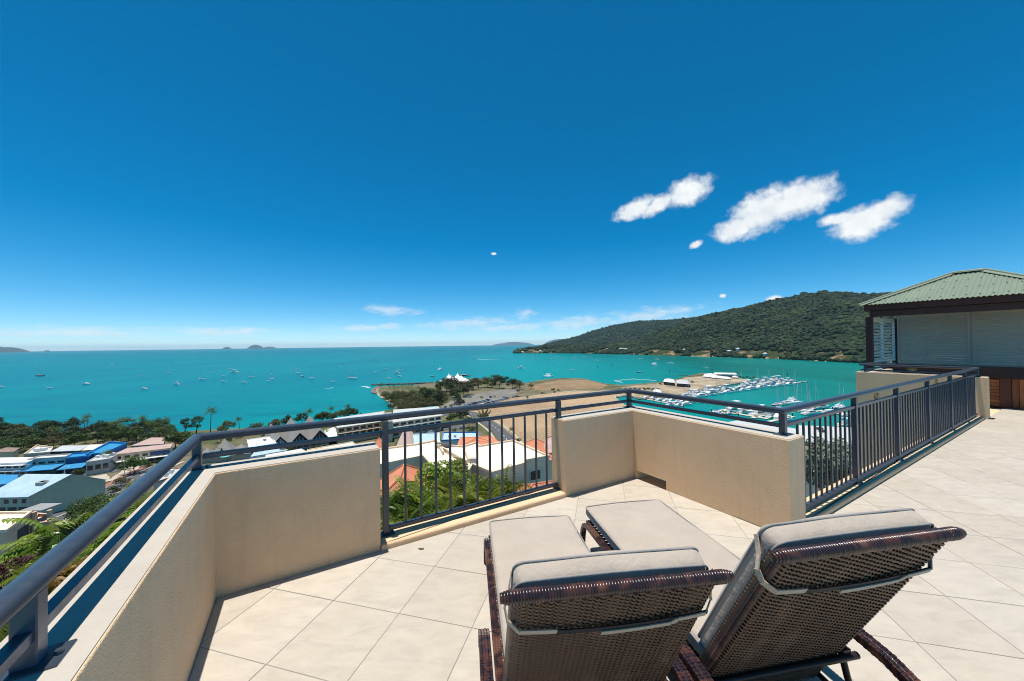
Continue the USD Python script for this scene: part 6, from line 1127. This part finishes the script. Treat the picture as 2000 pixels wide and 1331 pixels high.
dock('long pontoon with a row of black piles along the marina spit', [((1345,776),(1500,750)),((1500,750),(1577,747))], [((1350,778),(1500,752),17),((1505,751),(1577,748),8)])
dock('L shaped white pontoon with fingers nearest the parapet wall', [((1390,806),(1436,799)),((1412,803),(1452,812)),((1430,810),(1480,800)),((1452,812),(1500,820)),((1470,818),(1512,808))], [((1390,806),(1390,806),1),((1420,801),(1420,801),1),((1434,799),(1434,799),1),((1465,805),(1465,805),1),((1418,811),(1418,811),1),((1442,814),(1442,814),1)], 3.0)
dock('pontoon with moored boats under the right handrail', [((1500,826),(1550,815)),((1572,806),(1626,803)),((1612,812),(1650,808))], [((1533,812),(1548,815),2),((1575,808),(1626,803),4)], 2.6)
dock('pontoon among the small boats in the left part of the marina', [((1258,780),(1335,795)),((1290,777),(1385,788))], [((1262,782),(1335,796),6),((1300,780),(1385,789),6)])
mg = 'boats in the left part of the marina'
for i, (x, y) in enumerate([(1256,774),(1262,779),(1270,775),(1275,780),(1282,777),(1288,783),(1294,779),(1300,786),(1297,775),(1306,781),(1308,788),(1314,784),(1311,793),(1318,780),(1325,786),(1325,794),(1320,790),(1334,786),(1332,781),(1342,784),(1354,785),(1347,788),(1365,785),(1372,788),(1379,787),(1338,792)]):
    k_ = 'launch' if i % 3 else 'cruiser'; boat(x, y, k_, rng.uniform(8, 11.5), math.radians(20)+math.pi*(i % 2)+rng.uniform(-.12, .12), ('small white motor boat' if k_ == 'launch' else 'small white flybridge cruiser')+' in the crowded left part of the marina', mg+' '+k_)
boat(1280, 782, 'red', 9, .4, 'yacht under a bright cover in the crowded left part of the marina')
sg = 'white cruisers along the spit pontoon'
for x, y, L in [(1352,771,15),(1362,774,13),(1386,767,20),(1395,771,15),(1380,774,12),(1420,764,19),(1428,767,14),(1455,756,17),(1463,754,20),(1470,757,15),(1480,751,18),(1490,752,16),(1496,747,18),(1505,749,15),(1512,745,17),(1521,745,21),(1528,749,17),(1535,750,15),(1540,747,15)]: boat(x, y, 'cruiser', L, math.radians(18)+rng.uniform(-.1, .1), (lb := ('large' if L > 16 else 'medium')+' white cruiser berthed '+('at the handrail end of' if x < 1430 else 'at the middle of' if x < 1500 else 'at the far end of')+' the spit pontoon'), lb.replace('cruiser', 'cruisers'))
for x, y, k_, L, lb in [(1442,799,'cruiser',17,'big white cruiser in the first berth of the L shaped pontoon'),(1452,803,'cruiser',14,'white cruiser behind the biggest at the L shaped pontoon'),(1473,807,'launch',13,'white motor boat at the middle of the L shaped pontoon'),(1484,812,'cruiser',16,'white cruiser with dark windows at the L shaped pontoon'),(1495,810,'cruiser',14,'white cruiser at the right of the L shaped pontoon'),(1524,819,'cruiser',18,'big white cruiser closest to the parapet wall end'),(1538,822,'launch',10,'small white boat by the wall end post'),(1516,792,'red',11,'red hulled yacht beside the right handrail'),(1532,791,'sail',14,'white yacht right of the red hull'),(1549,788,'cat',14,'white catamaran behind the right handrail'),(1560,800,'sail',14,'white yacht with two thin masts under the right handrail'),(1576,800,'sail',16,'large white yacht under the right handrail'),(1592,799,'sail',15,'white yacht at the right under the handrail'),(1604,798,'launch',14,'white motor boat moored right of the yachts'),
        (1572,806,'launch',13,'white boat half hidden by the mid rail'),(1650,814,'sail',14,'yacht seen between the balusters near the first post'),(1655,833,'cruiser',14,'white cruiser seen between the balusters near the grey roof'),(1700,802,'cruiser',16,'white cruiser seen past the second post'),(1712,808,'launch',14,'white motor boat low between the balusters'),(1728,806,'sail',14,'yacht between the second and third posts'),(1738,820,'cruiser',14,'white cruiser far right between the balusters'),(1725,852,'launch',12,'white boat lowest between the balusters'),(1640,800,'cat',13,'catamaran at the end of the right pontoon'),(1684,815,'launch',12,'white boat right of the first post')]:
    boat(x, y, k_, L, math.radians(25)+rng.uniform(-.25, .25)+(math.pi if x % 3 == 0 else 0), lb)

# more boats in the berths
for i in range(26):
    t_ = i/25; x, y = 1340+215*t_+rng.uniform(-3, 3), 775.5-28.5*t_+(3.2 if i % 2 else -1.5)+rng.uniform(-.6, .6); k_ = ['launch','sail','cruiser'][i % 3]; side = 'left' if t_ < .34 else 'middle' if t_ < .67 else 'far'
    lb = {'launch':'low white motor boat','sail':'white masted yacht','cruiser':'white cruiser of ordinary size'}[k_]+f' in the {side} third of the spit pontoon'; boat(x, y, k_, rng.uniform(12, 16), math.radians(18)+rng.uniform(-.15, .15)+math.pi*(i % 2), lb, lb.replace('boat', 'boats').replace('yacht', 'yachts').replace('cruiser', 'cruisers'))
for i in range(16):
    x, y = rng.uniform(1400, 1660), 0; y = 801+rng.uniform(-3, 18) if x < 1540 else 800+rng.uniform(-8, 12); k_ = ['launch','cruiser','sail'][i % 3]; side = 'at the L shaped pontoon' if x < 1520 else 'under the right handrail'
    lb = {'launch':'unremarkable small white motor boat','sail':'ordinary white yacht','cruiser':'ordinary white cruiser'}[k_]+' moored '+side; boat(x, y, k_, rng.uniform(10, 14), math.radians(25)+rng.uniform(-.3, .3), lb, lb.replace('boat', 'boats').replace('yacht', 'yachts').replace('cruiser', 'cruisers'))
